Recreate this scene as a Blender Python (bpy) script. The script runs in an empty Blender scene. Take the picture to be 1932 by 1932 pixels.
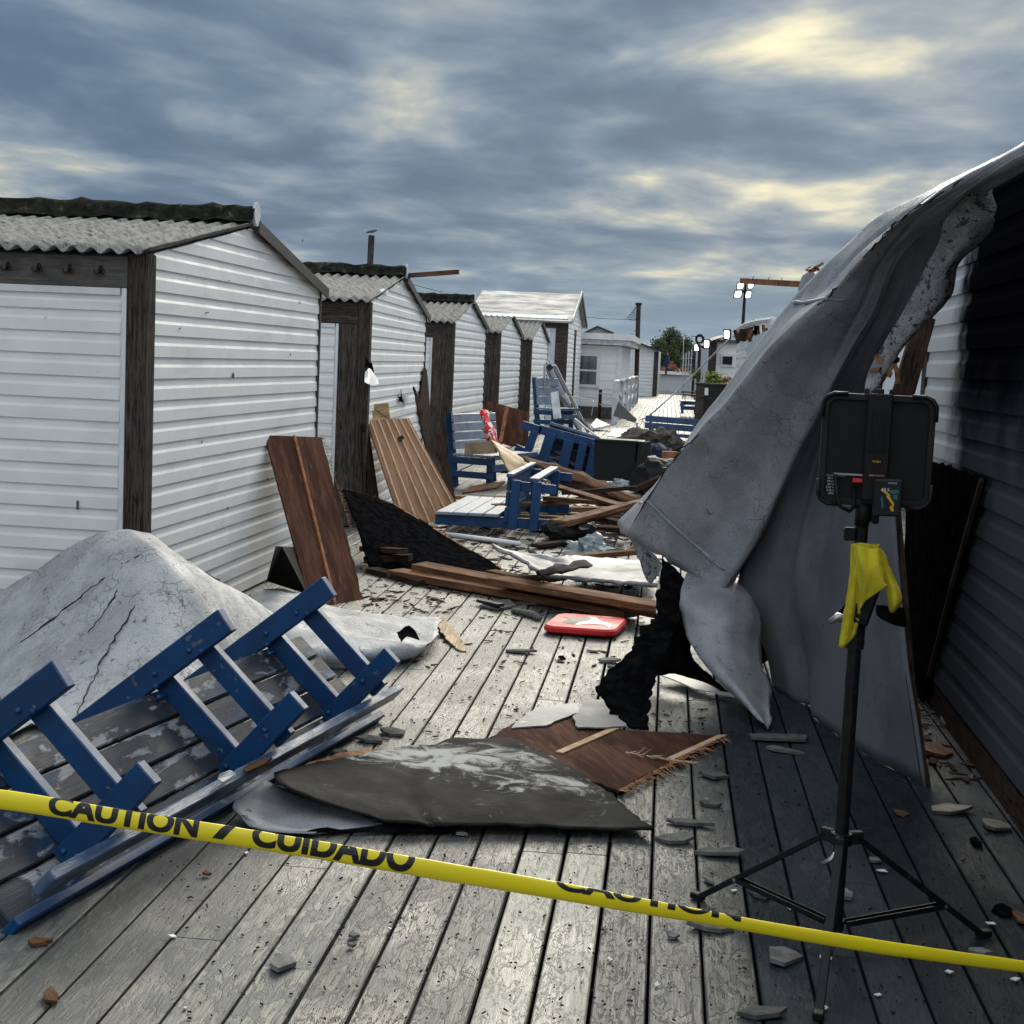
import bpy, bmesh, math, random
from mathutils import Vector, Matrix, noise
random.seed(7)
V = Vector
sc = bpy.context.scene
# ---------------------------------------------------------------- camera
F = 2800.0; YAW, PITCH, ROLL = -0.1130, -0.1022, 0.0440
CAM = V((0, 0, 1.62))
_f = V((math.sin(YAW)*math.cos(PITCH), math.cos(YAW)*math.cos(PITCH), math.sin(PITCH)))
_r0 = V((math.cos(YAW), -math.sin(YAW), 0)); _u0 = _r0.cross(_f)
_r = _r0*math.cos(ROLL) + _u0*math.sin(ROLL); _u = -_r0*math.sin(ROLL) + _u0*math.cos(ROLL)
cam = bpy.data.objects.new('camera', bpy.data.cameras.new('camera')); sc.collection.objects.link(cam)
cam.matrix_world = Matrix(((_r.x, _u.x, -_f.x, CAM.x), (_r.y, _u.y, -_f.y, CAM.y), (_r.z, _u.z, -_f.z, CAM.z), (0, 0, 0, 1)))
cam.data.sensor_width = 36; cam.data.lens = 36*F/1932; cam.data.clip_start = 0.05; cam.data.clip_end = 3000
sc.camera = cam
def ray(u, v): return _f*F + _r*(u-966) - _u*(v-966)
def P(u, v, D):
    d = ray(u, v); return CAM + d*(D/d.y)
def G(u, v, z=0.0):
    d = ray(u, v); return CAM + d*((z-CAM.z)/d.z)
def PX(u, v, X):
    d = ray(u, v); return CAM + d*(X/d.x)
# ---------------------------------------------------------------- light
SUN_AZ, SUN_EL = math.radians(7), math.radians(30)
sun = bpy.data.objects.new('sun', bpy.data.lights.new('sun', 'SUN')); sc.collection.objects.link(sun)
sd = V((math.sin(SUN_AZ)*math.cos(SUN_EL), math.cos(SUN_AZ)*math.cos(SUN_EL), math.sin(SUN_EL)))
sun.rotation_euler = sd.to_track_quat('Z', 'Y').to_euler()
sun.data.energy = 2.2; sun.data.angle = math.radians(34); sun.data.color = (1.0, 0.93, 0.78)
sc.view_settings.view_transform = 'Standard'; sc.view_settings.look = 'None'; sc.view_settings.exposure = 0.48; sc.view_settings.gamma = 1
sc.cycles.max_bounces = 6; sc.cycles.diffuse_bounces = 3; sc.cycles.use_denoising = True; sc.cycles.sample_clamp_indirect = 4

class NT:
    def __init__(s, tree): s.t = tree; s.n = tree.nodes; s.l = tree.links
    def new(s, typ, **kw):
        n = s.n.new(typ)
        for k, x in kw.items():
            if k == 'ins':
                for a, b in x.items(): s.put(n, a, b)
            else: setattr(n, k, x)
        return n
    def put(s, n, a, b):
        sk = n.inputs[a]
        if isinstance(b, bpy.types.NodeSocket): s.l.new(b, sk)
        else: sk.default_value = b
    def math(s, op, a, b=0.0, c=0.0, clamp=False):
        n = s.new('ShaderNodeMath', operation=op, use_clamp=clamp); s.put(n, 0, a); s.put(n, 1, b)
        if op in ('MULTIPLY_ADD', 'COMPARE', 'SMOOTH_MIN', 'SMOOTH_MAX'): s.put(n, 2, c)
        return n.outputs[0]
    def vm(s, op, a, b=None, sc_=None):
        n = s.new('ShaderNodeVectorMath', operation=op); s.put(n, 0, a)
        if b is not None: s.put(n, 1, b)
        if sc_ is not None: s.put(n, 3, sc_)
        return n.outputs['Value'] if op in ('DOT_PRODUCT', 'LENGTH', 'DISTANCE') else n.outputs[0]
    def rng(s, x, a, b, c=0.0, d=1.0, smooth=True):
        n = s.new('ShaderNodeMapRange', interpolation_type='SMOOTHSTEP' if smooth else 'LINEAR')
        for i, q in enumerate((x, a, b, c, d)): s.put(n, i, q)
        return n.outputs[0]
    def noise(s, vec, scale, detail=4.0, rough=0.55, dist=0.0):
        n = s.new('ShaderNodeTexNoise'); s.put(n, 'Vector', vec); s.put(n, 'Scale', scale); s.put(n, 'Detail', detail); s.put(n, 'Roughness', rough); s.put(n, 'Distortion', dist)
        return n.outputs[0]
    def mix(s, f, a, b, mode='MIX'):
        n = s.new('ShaderNodeMix', data_type='RGBA', blend_type=mode); s.put(n, 0, f)
        s.put(n, 6, a if isinstance(a, bpy.types.NodeSocket) else (*a, 1)[:4]); s.put(n, 7, b if isinstance(b, bpy.types.NodeSocket) else (*b, 1)[:4])
        return n.outputs[2]
# ---------------------------------------------------------------- sky
w = bpy.data.worlds.new('World'); sc.world = w; w.use_nodes = True
k = NT(w.node_tree); k.n.clear()
dirv = k.new('ShaderNodeTexCoord').outputs['Generated']
sep = k.new('ShaderNodeSeparateXYZ', ins={0: dirv}).outputs
sky = k.new('ShaderNodeTexSky', sky_type='NISHITA', sun_disc=False, sun_elevation=SUN_EL, sun_rotation=SUN_AZ, dust_density=2.0, ozone_density=2.0)
zc = k.math('ADD', k.math('MAXIMUM', sep[2], 0.0), 0.10)
pl = k.new('ShaderNodeCombineXYZ', ins={0: k.math('DIVIDE', sep[0], zc), 1: k.math('DIVIDE', sep[1], zc), 2: 0.0}).outputs[0]
def gauss(az, el, sa, se, amp):                   # a bright or dark part of the cloud deck
    d = V((math.sin(az)*math.cos(el), math.cos(az)*math.cos(el), math.sin(el)))
    rt = V((math.cos(az), -math.sin(az), 0)); up = rt.cross(d)
    a = k.math('DIVIDE', k.vm('DOT_PRODUCT', dirv, tuple(rt)), sa); b = k.math('DIVIDE', k.vm('DOT_PRODUCT', dirv, tuple(up)), se)
    g = k.math('POWER', 2.718, k.math('MULTIPLY', k.math('ADD', k.math('MULTIPLY', a, a), k.math('MULTIPLY', b, b)), -1.0))
    fr = k.math('GREATER_THAN', k.vm('DOT_PRODUCT', dirv, tuple(d)), 0.0)
    return k.math('MULTIPLY', k.math('MULTIPLY', g, fr), amp)
def sk(u, v):
    d = ray(u, v).normalized(); return math.atan2(d.x, d.y), math.asin(d.z)
mp = k.new('ShaderNodeMapping', ins={0: pl, 1: (5.3, 2.4, 0), 3: (1.15, 0.85, 1)}).outputs[0]
n1 = k.noise(mp, 1.25, 5.0, 0.50, 0.35); n2 = k.noise(mp, 3.4, 4.0, 0.5, 0.3)
dens = k.math('ADD', k.math('MULTIPLY', k.math('SUBTRACT', n1, 0.5), 1.25), k.math('MULTIPLY', k.math('SUBTRACT', n2, 0.5), 0.36)); dens = k.math('ADD', dens, 0.49)
glow = None
for (u, v, su, sv, a) in ((1400, -20, 300, 110, .17), (1560, 400, 360, 80, .19), (960, 205, 180, 34, .04), (1180, 110, 160, 50, .06), (1900, 20, 200, 120, .04), (150, 150, 500, 120, .03), (60, 340, 260, 60, .03), (820, 190, 130, 90, -.06),
                          (1560, 180, 330, 60, -.09), (520, 300, 520, 60, -.05), (1750, 130, 200, 100, -.05), (330, 60, 330, 40, -.05), (1050, 470, 500, 60, -.02)):
    az, el = sk(u, v); g = gauss(az, el, su/F, sv/F, a); glow = g if glow is None else k.math('ADD', glow, g)
t = k.math('ADD', dens, glow)
cr = k.new('ShaderNodeValToRGB', ins={0: t}); e = cr.color_ramp; e.interpolation = 'B_SPLINE'
stops = ((0.34, (.070, .116, .180)), (0.45, (.100, .156, .224)), (0.53, (.150, .206, .268)), (0.61, (.225, .272, .312)), (0.70, (.37, .39, .36)), (0.82, (.84, .75, .49)))
while len(e.elements) < len(stops): e.elements.new(0.5)
for q, (p_, c_) in zip(e.elements, stops): q.position = p_; q.color = (*c_, 1)
col = cr.outputs[0]
hz = k.rng(sep[2], 0.0, 0.09, 1.0, 0.0)                       # bluish thin band above the horizon
col = k.mix(k.math('MULTIPLY', hz, 0.6), col, (.20, .31, .40))
# overcast brightens overhead; a lobe behind the camera is added to light the huts
br = k.math('ADD', 1.0, k.math('MULTIPLY', k.rng(sep[2], 0.42, 0.9), 2.6))
br = k.math('ADD', br, k.math('MULTIPLY', k.rng(k.vm('DOT_PRODUCT', dirv, (.55, -.80, .25)), 0.05, 0.9), 3.0))
col = k.mix(k.rng(br, 1.05, 2.2, 0.0, 0.8), col, (.150, .158, .165))
col = k.vm('SCALE', col, sc_=k.math('MULTIPLY', br, 9.5))
col = k.mix(0.03, col, sky.outputs[0])
bg = k.new('ShaderNodeBackground', ins={0: col, 1: 0.10})
k.l.new(bg.outputs[0], k.new('ShaderNodeOutputWorld').inputs[0])

# ---------------------------------------------------------------- materials
def material(name, c1, c2=None, rough=0.6, rough2=None, scale=6.0, stretch=(1, 1, 1), bump=0.15, bscale=None, bdist=0.01, coord='Object', detail=5, lo=0.4, hi=0.62,
             grain=0.0, gcol=None, spots=None, cracks=None, spec=0.5, metal=0.0, coat=0.0, rndv=0.0, emit=None, fine=0.0, streak=None):
    m = bpy.data.materials.new(name); m.use_nodes = True; t = NT(m.node_tree); b = t.n['Principled BSDF']
    tc = t.new('ShaderNodeTexCoord').outputs['UV' if coord == 'UV' else 'Object']
    rn = t.new('ShaderNodeAttribute', attribute_name='rnd').outputs
    off = t.vm('SCALE', rn['Vector'], sc_=17.0)
    vec = t.vm('ADD', t.new('ShaderNodeMapping', ins={0: tc, 3: stretch}).outputs[0], off)
    c2 = c2 or c1
    nz = t.noise(vec, scale, detail, 0.6, 0.3)
    fac = t.rng(nz, lo, hi)
    col = t.mix(fac, c1, c2); height = nz
    if grain > 0:
        gv = t.new('ShaderNodeMapping', ins={0: tc, 3: (1.6, 26, 26)}).outputs[0] if coord == 'UV' else t.new('ShaderNodeMapping', ins={0: tc, 3: stretch}).outputs[0]
        gn = t.noise(t.vm('ADD', gv, off), 3.0, 6, 0.65, 1.2)
        gf = t.rng(gn, 0.38, 0.60)
        col = t.mix(t.math('MULTIPLY', t.math('SUBTRACT', 1.0, gf), grain), col, gcol or tuple(x*0.4 for x in c1)); height = t.math('ADD', t.math('MULTIPLY', gn, 1.0), t.math('MULTIPLY', nz, 0.4))
    if streak:
        sv = t.new('ShaderNodeMapping', ins={0: tc, 3: streak[2]}).outputs[0]
        s_ = t.rng(t.noise(sv, streak[1], 5, 0.6, 0.5), 0.52, 0.72)
        col = t.mix(t.math('MULTIPLY', s_, streak[3]), col, streak[0])
    if spots:   # (colour, scale, threshold, strength)
        s_ = t.rng(t.noise(vec, spots[1], 3, 0.7), spots[2], spots[2]+0.05)
        col = t.mix(t.math('MULTIPLY', s_, spots[3]), col, spots[0])
    if cracks:  # (colour, scale, width, strength)
        vo = t.new('ShaderNodeTexVoronoi', feature='DISTANCE_TO_EDGE'); t.put(vo, 'Vector', t.vm('ADD', tc, t.vm('SCALE', t.new('ShaderNodeTexNoise', ins={'Vector': tc, 'Scale': cracks[1]*1.6}).outputs[1], sc_=0.9/cracks[1]))); t.put(vo, 'Scale', cracks[1])
        cm = t.math('MULTIPLY', t.rng(vo.outputs[0], 0.0, cracks[2], 1.0, 0.0), t.rng(t.noise(tc, cracks[1]*0.45, 3), 0.48, 0.62))
        col = t.mix(t.math('MULTIPLY', cm, cracks[3]), col, cracks[0]); height = t.math('SUBTRACT', height, t.math('MULTIPLY', cm, 0.6))
    if fine > 0:
        fn = t.noise(tc, 160, 2, 0.7); col = t.mix(t.math('MULTIPLY', t.rng(fn, 0.50, 0.66), fine), col, tuple(x*0.25 for x in c1)); height = t.math('ADD', height, t.math('MULTIPLY', fn, 0.35))
    if rndv > 0:
        hs = t.new('ShaderNodeHueSaturation'); t.put(hs, 'Value', t.math('ADD', 1.0-rndv/2, t.math('MULTIPLY', t.new('ShaderNodeSeparateXYZ', ins={0: rn['Vector']}).outputs[0], rndv))); t.put(hs, 'Color', col); col = hs.outputs[0]
    t.put(b, 'Base Color', col)
    t.put(b, 'Roughness', t.rng(nz, 0.3, 0.7, rough, rough2 if rough2 is not None else min(1, rough+0.15)))
    t.put(b, 'Metallic', metal); t.put(b, 'Specular IOR Level', spec); t.put(b, 'Coat Weight', coat)
    if emit: t.put(b, 'Emission Color', (*emit[0], 1)); t.put(b, 'Emission Strength', emit[1])
    if bump > 0:
        if bscale: height = t.math('ADD', height, t.math('MULTIPLY', t.noise(vec, bscale, 4, 0.6), 0.8))
        bn = t.new('ShaderNodeBump', ins={'Strength': bump, 'Distance': bdist, 'Height': height}); t.put(b, 'Normal', bn.outputs[0])
    return m
M = {}
M['siding'] = material('siding', (.84, .84, .83), (.78, .78, .775), .45, .6, 3, spots=((.25, .24, .23), 19, .70, .55), bump=.04, streak=((.45, .45, .44), 1.2, (1, 1, 5), .35))
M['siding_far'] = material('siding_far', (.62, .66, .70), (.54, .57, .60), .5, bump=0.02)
M['trim'] = material('white_trim', (.76, .77, .78), (.66, .67, .68), .4, bump=.03)
M['post'] = material('weathered_dark_timber', (.042, .033, .029), (.020, .016, .014), .8, spec=.08, coord='UV', grain=.8, gcol=(.11, .095, .085), bump=.4, bdist=.004, rndv=.3)
M['header'] = material('grey_timber', (.115, .105, .095), (.075, .066, .060), .6, coord='UV', grain=.7, gcol=(.04, .033, .03), bump=.4, bdist=.004)
M['corr'] = material('corrugated_cement', (.33, .32, .30), (.20, .195, .18), .9, spec=.1, scale=14, spots=((.05, .055, .045), 10, .60, .8), bump=.5, bscale=60, bdist=.006, fine=.5)
M['moss'] = material('mossy_ridge', (.014, .014, .013), (.030, .032, .020), .95, spec=.05, scale=12, bump=.9, bscale=40, bdist=.02, spots=((.11, .10, .075), 12, .60, .6))
M['iron'] = material('dark_iron', (.02, .016, .014), (.035, .022, .016), .5, metal=.5, bump=.1)
M['flash'] = material('dark_flashing', (.03, .028, .027), (.05, .045, .04), .6, bump=.15)
M['board'] = material('brown_plywood', (.125, .050, .030), (.055, .024, .016), .8, .95, spec=.08, scale=2.2, stretch=(1, 5, 5), coord='UV', grain=.75, gcol=(.045, .022, .016), bump=.35, bdist=.004, rndv=.15, spots=((.17, .10, .07), 5, .63, .5))
M['ply'] = material('light_plywood', (.36, .20, .12), (.26, .140, .085), .75, scale=3, stretch=(1, 3, 3), coord='UV', grain=.45, gcol=(.14, .075, .045), bump=.25, bdist=.003, spec=.1)
M['plyy'] = material('yellow_veneer', (.52, .35, .17), (.40, .25, .11), .55, scale=4, stretch=(1, 6, 6), coord='UV', grain=.6, gcol=(.10, .055, .02), bump=.3, bdist=.003)
M['batten'] = material('raw_batten', (.66, .46, .31), (.52, .34, .21), .8, spec=.1, coord='UV', bump=.2, scale=12)
M['battend'] = material('stained_batten', (.36, .155, .08), (.22, .095, .05), .8, spec=.1, coord='UV', bump=.2, scale=12)
M['plank'] = material('old_brown_plank', (.23, .115, .060), (.12, .058, .032), .75, .9, spec=.12, scale=3, stretch=(1, 4, 4), coord='UV', grain=.7, gcol=(.05, .028, .02), bump=.4, bdist=.004, rndv=.5)
M['plankd'] = material('dark_wet_plank', (.040, .025, .019), (.016, .011, .009), .85, spec=.05, coord='UV', grain=.6, gcol=(.09, .06, .045), bump=.4, bdist=.004, rndv=.5)
M['splint'] = material('torn_wood', (.42, .21, .10), (.20, .09, .05), .8, scale=20, coord='UV', bump=.3)
M['char'] = material('charred_felt', (.004, .004, .0045), (.0095, .0095, .010), .9, 1.0, spec=.0, scale=16, bump=.3, bscale=50, bdist=.01)
M['felt'] = material('roofing_felt', (.009, .009, .0088), (.018, .017, .016), .7, .85, spec=.10, scale=5, bump=.5, bscale=45, bdist=.006, fine=.3, streak=((.06, .06, .058), 2.8, (1.6, 1, 1), .35), rndv=0)
M['feltw'] = material('silvered_felt', (.40, .41, .43), (.28, .285, .30), .40, .6, scale=5, bump=.5, bscale=60, bdist=.006, fine=.6, spots=((.04, .04, .045), 6, .66, .8))
M['membl'] = material('silver_membrane', (.47, .475, .49), (.34, .345, .36), .50, .66, 3.5, bump=.6, bscale=26, bdist=.012, fine=.55, cracks=((.10, .10, .105), 16, .06, .6), spots=((.07, .07, .075), 11, .64, .8), streak=((.22, .22, .23), 1.3, (2, 1, 1), .55))
M['memb'] = material('grey_membrane', (.35, .362, .388), (.265, .277, .30), .42, .62, scale=3.5, bump=.45, bscale=70, bdist=.006, fine=.45, cracks=((.07, .07, .075), 13, .05, .5), streak=((.24, .245, .26), 1.6, (1, 1.5, 1), .5), spots=((.06, .06, .065), 9, .68, .8))
M['memb_shade'] = material('shaded_grey_membrane', (.140, .147, .165), (.105, .111, .125), .6, .75, spec=.2, scale=2.2, bump=.25, bscale=40, bdist=.004, cracks=((.04, .04, .045), 9, .03, .35), streak=((.10, .10, .11), 1.1, (1, 1.5, 1), .6), spots=((.05, .05, .055), 8, .68, .5))  # hanging panel's shade put into a darker copy of the membrane colour
M['granule'] = material('granular_membrane', (.50, .51, .53), (.34, .345, .36), .6, scale=12, bump=.9, bscale=90, bdist=.012, fine=.8, spots=((.02, .02, .025), 26, .55, .9))
M['blue'] = material('blue_paint', (.003, .052, .160), (.002, .034, .110), .38, .55, scale=5, bump=.12, bscale=50, bdist=.003, coord='UV', spots=((.16, .18, .20), 11, .64, .6))
M['bluew'] = material('worn_blue_paint', (.10, .14, .22), (.015, .065, .16), .32, .55, scale=7, stretch=(1, 4, 4), coord='UV', bump=.4, bscale=50, bdist=.004, grain=.3, gcol=(.05, .06, .08))
M['slatu'] = material('peeling_slat_underside', (.030, .036, .048), (.30, .31, .33), .55, .75, scale=4.0, stretch=(1, 2.5, 2.5), coord='UV', spec=.25, streak=((.006, .05, .13), 2.2, (.8, 3, 1), .8), lo=.54, hi=.61, bump=.4, bdist=.004, grain=.4, gcol=(.015, .02, .035))
M['slatt'] = material('pale_blue_slat', (.27, .31, .37), (.19, .23, .30), .30, .45, scale=4, coord='UV', bump=.3, bscale=40, bdist=.003)
M['rail'] = material('white_paint_worn', (.62, .64, .66), (.45, .46, .48), .5, scale=8, bump=.2)
M['black'] = material('black_plastic', (.004, .0045, .005), (.007, .0075, .008), .5, .65, spec=.3, scale=20, bump=.08)
M['black2'] = material('black_painted_steel', (.005, .0055, .007), (.010, .011, .013), .42, .55, spec=.3, scale=30, bump=.05, spots=((.10, .10, .10), 40, .68, .5))
M['grey'] = material('dark_grey_rubber', (.013, .014, .016), (.009, .0095, .011), .5, spec=.3, bump=.1)
M['steel'] = material('bare_steel', (.45, .46, .47), (.30, .31, .32), .3, metal=.9, bump=.05)
M['yellow'] = material('yellow_towel', (.66, .55, .025), (.52, .43, .02), .95, scale=14, bump=.6, bscale=150, bdist=.004, spots=((.30, .25, .04), 7, .62, .5))
M['tape'] = material('yellow_tape', (.98, .80, .015), (.92, .74, .02), .30, .4, scale=4, bump=.05)
M['ink'] = material('black_ink', (.008, .008, .008), None, .3, bump=0)
M['red'] = material('red_foam', (.72, .022, .020), (.60, .016, .016), .45, bump=.1, spots=((.12, .01, .01), 18, .70, .6))
M['redcloth'] = material('red_cloth', (.62, .015, .02), (.70, .70, .72), .8, scale=9, lo=.52, hi=.54, bump=.3)
M['white'] = material('white_print', (.78, .77, .75), None, .5, bump=.05)
M['taupe'] = material('grey_print', (.13, .11, .095), None, .5, bump=.05)
M['teal'] = material('teal_print', (.01, .13, .15), None, .5, bump=0)
M['ypri'] = material('yellow_print', (.65, .42, .03), None, .5, bump=0)
M['slate'] = material('cement_shard', (.19, .185, .175), (.12, .115, .108), .85, spec=.15, scale=20, bump=.4, bscale=60, bdist=.004, rndv=.7)
M['chip'] = material('white_chip', (.70, .70, .68), None, .5, bump=.1)
M['lamp'] = material('lit_floodlight', (.9, .9, .9), None, .3, bump=0, emit=((1, .96, .86), 4.0))
M['glass'] = material('window_glass', (.05, .07, .08), (.13, .16, .16), .06, .1, scale=1.5, bump=0, spec=1.0)
M['roofw'] = material('streaked_white_roof', (.27, .275, .28), (.16, .165, .17), .5, scale=1.4, stretch=(1, 1.5, 5), bump=.4, bscale=16, streak=((.62, .63, .64), 1.1, (.7, 1.2, 9), .9), spots=((.6, .6, .6), 6, .64, .6))
M['ground'] = material('sand', (.30, .27, .22), (.22, .20, .16), .9, scale=2, bump=.5, bscale=30)
M['leaf'] = material('leaf', (.055, .075, .022), (.030, .045, .015), .6, scale=2, bump=0, rndv=1.1)
M['leafy'] = material('yellow_leaf', (.20, .26, .03), (.12, .18, .03), .6, scale=5, bump=0, rndv=.9)
M['flower'] = material('red_flower', (.30, .02, .03), (.35, .22, .10), .7, scale=9, bump=0, rndv=.5)
M['bark'] = material('bark', (.06, .045, .035), (.03, .025, .02), .9, bump=.5)
M['navy'] = material('navy_cloth', (.006, .014, .05), (.01, .02, .07), .8, bump=.2)
M['plastic'] = material('clear_plastic_film', (.45, .50, .52), (.25, .29, .31), .2, .35, scale=9, bump=.7, bscale=20)
M['concrete'] = material('dusty_rubble', (.16, .14, .12), (.07, .06, .055), .85, scale=9, bump=.8, bscale=30, bdist=.03)
M['wicker'] = material('cardboard', (.33, .26, .17), (.25, .19, .12), .8, bump=.1)
M['bird'] = material('grey_feather', (.05, .05, .055), (.12, .12, .12), .8, bump=0)
M['net'] = material('green_net', (.03, .07, .05), None, .8, bump=0)

def dark_wall():  # siding colour darkens towards the near end and the top
    m = material('darkened_siding', (.5, .5, .52), None, .45, .6, bump=.04); t = NT(m.node_tree); b = t.n['Principled BSDF']
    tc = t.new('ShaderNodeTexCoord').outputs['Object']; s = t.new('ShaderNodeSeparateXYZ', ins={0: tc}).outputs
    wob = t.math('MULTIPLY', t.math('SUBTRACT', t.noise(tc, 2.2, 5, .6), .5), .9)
    far = t.rng(t.math('ADD', s[1], wob), 7.15, 7.65)                       # pale siding past the dark stretch
    hi = t.rng(t.math('ADD', s[2], wob), 1.15, 1.75)                        # colour turns near black in the upper half
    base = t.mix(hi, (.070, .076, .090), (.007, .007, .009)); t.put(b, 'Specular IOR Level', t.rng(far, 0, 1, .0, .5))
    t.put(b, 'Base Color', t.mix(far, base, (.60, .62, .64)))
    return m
M['darkened'] = dark_wall()

def deck_mat():
    m = bpy.data.materials.new('deck_boards'); m.use_nodes = True; t = NT(m.node_tree); b = t.n['Principled BSDF']
    tc = t.new('ShaderNodeTexCoord').outputs['UV']; rn = t.new('ShaderNodeAttribute', attribute_name='rnd').outputs['Vector']
    sr = t.new('ShaderNodeSeparateXYZ', ins={0: rn}).outputs
    off = t.vm('SCALE', rn, sc_=31.0)
    uv = t.vm('ADD', tc, off)
    g = t.noise(t.new('ShaderNodeMapping', ins={0: uv, 3: (1.3, 19, 1)}).outputs[0], 5.0, 7, .68, 1.6)       # grain
    fl = t.noise(t.new('ShaderNodeMapping', ins={0: uv, 3: (2.2, 7, 1)}).outputs[0], 3.6, 6, .65, 1.0)       # flaking edges
    big = t.noise(t.new('ShaderNodeMapping', ins={0: tc, 3: (.8, 1.1, 1)}).outputs[0], 1.1, 3, .5)
    thr = t.math('ADD', t.math('MULTIPLY', sr[1], .10), .43)
    worn = t.math('MULTIPLY', t.rng(t.math('SUBTRACT', t.math('ADD', fl, t.math('MULTIPLY', big, .22)), .11), thr, t.math('ADD', thr, .045)), t.rng(sr[1], .965, .985, 1.0, 0.0, False))
    new = t.math('GREATER_THAN', sr[1], .97)
    su = t.new('ShaderNodeSeparateXYZ', ins={0: tc}).outputs
    wob = t.math('MULTIPLY', t.math('SUBTRACT', t.math('ADD', big, sr[0]), 1.0), .5)
    east = t.math('MULTIPLY', t.rng(t.math('ADD', su[1], wob), -.05, .40), t.rng(su[0], 30.0, 12.0))          # darker, less worn colour on the right-hand boards
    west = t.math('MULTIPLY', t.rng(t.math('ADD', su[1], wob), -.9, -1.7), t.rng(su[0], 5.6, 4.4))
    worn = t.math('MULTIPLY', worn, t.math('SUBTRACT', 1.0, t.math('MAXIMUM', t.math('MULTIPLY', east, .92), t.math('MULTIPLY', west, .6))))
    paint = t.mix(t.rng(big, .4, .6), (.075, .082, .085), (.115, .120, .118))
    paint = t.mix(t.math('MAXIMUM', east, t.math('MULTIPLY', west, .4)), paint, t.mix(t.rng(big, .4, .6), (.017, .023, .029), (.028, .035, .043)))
    wood = t.mix(t.rng(g, .36, .60), (.060, .058, .052), (.22, .217, .187))
    col = t.mix(worn, paint, wood)
    col = t.mix(new, col, t.mix(t.rng(g, .3, .6), (.34, .335, .285), (.46, .45, .385)))
    col = t.mix(t.math('MULTIPLY', t.math('MULTIPLY', t.math('MULTIPLY', t.rng(fl, thr, t.math('ADD', thr, .012), 0, 1), t.rng(fl, t.math('ADD', thr, .012), t.math('ADD', thr, .03), 1, 0)), worn), .8), col, (.03, .03, .03))
    hs = t.new('ShaderNodeHueSaturation'); t.put(hs, 'Value', t.math('MULTIPLY_ADD', sr[0], .60, .68)); t.put(hs, 'Color', col)
    wet = t.rng(t.noise(t.new('ShaderNodeMapping', ins={0: tc, 3: (1, 1.6, 1)}).outputs[0], 1.7, 4, .55), .45, .62)
    t.put(b, 'Base Color', hs.outputs[0])
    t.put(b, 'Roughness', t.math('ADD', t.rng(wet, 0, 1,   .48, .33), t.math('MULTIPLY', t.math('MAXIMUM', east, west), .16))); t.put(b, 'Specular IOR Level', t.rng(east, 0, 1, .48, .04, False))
    h = t.math('ADD', t.math('MULTIPLY', g, .75), t.math('MULTIPLY', t.rng(fl, .48, .54, 0, 1), .45))
    h = t.math('ADD', h, t.math('MULTIPLY', t.noise(uv, 60, 3, .6), .12))
    bn = t.new('ShaderNodeBump', ins={'Strength': .55, 'Distance': .006, 'Height': h}); t.put(b, 'Normal', bn.outputs[0])
    return m
M['deck'] = deck_mat()

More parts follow.
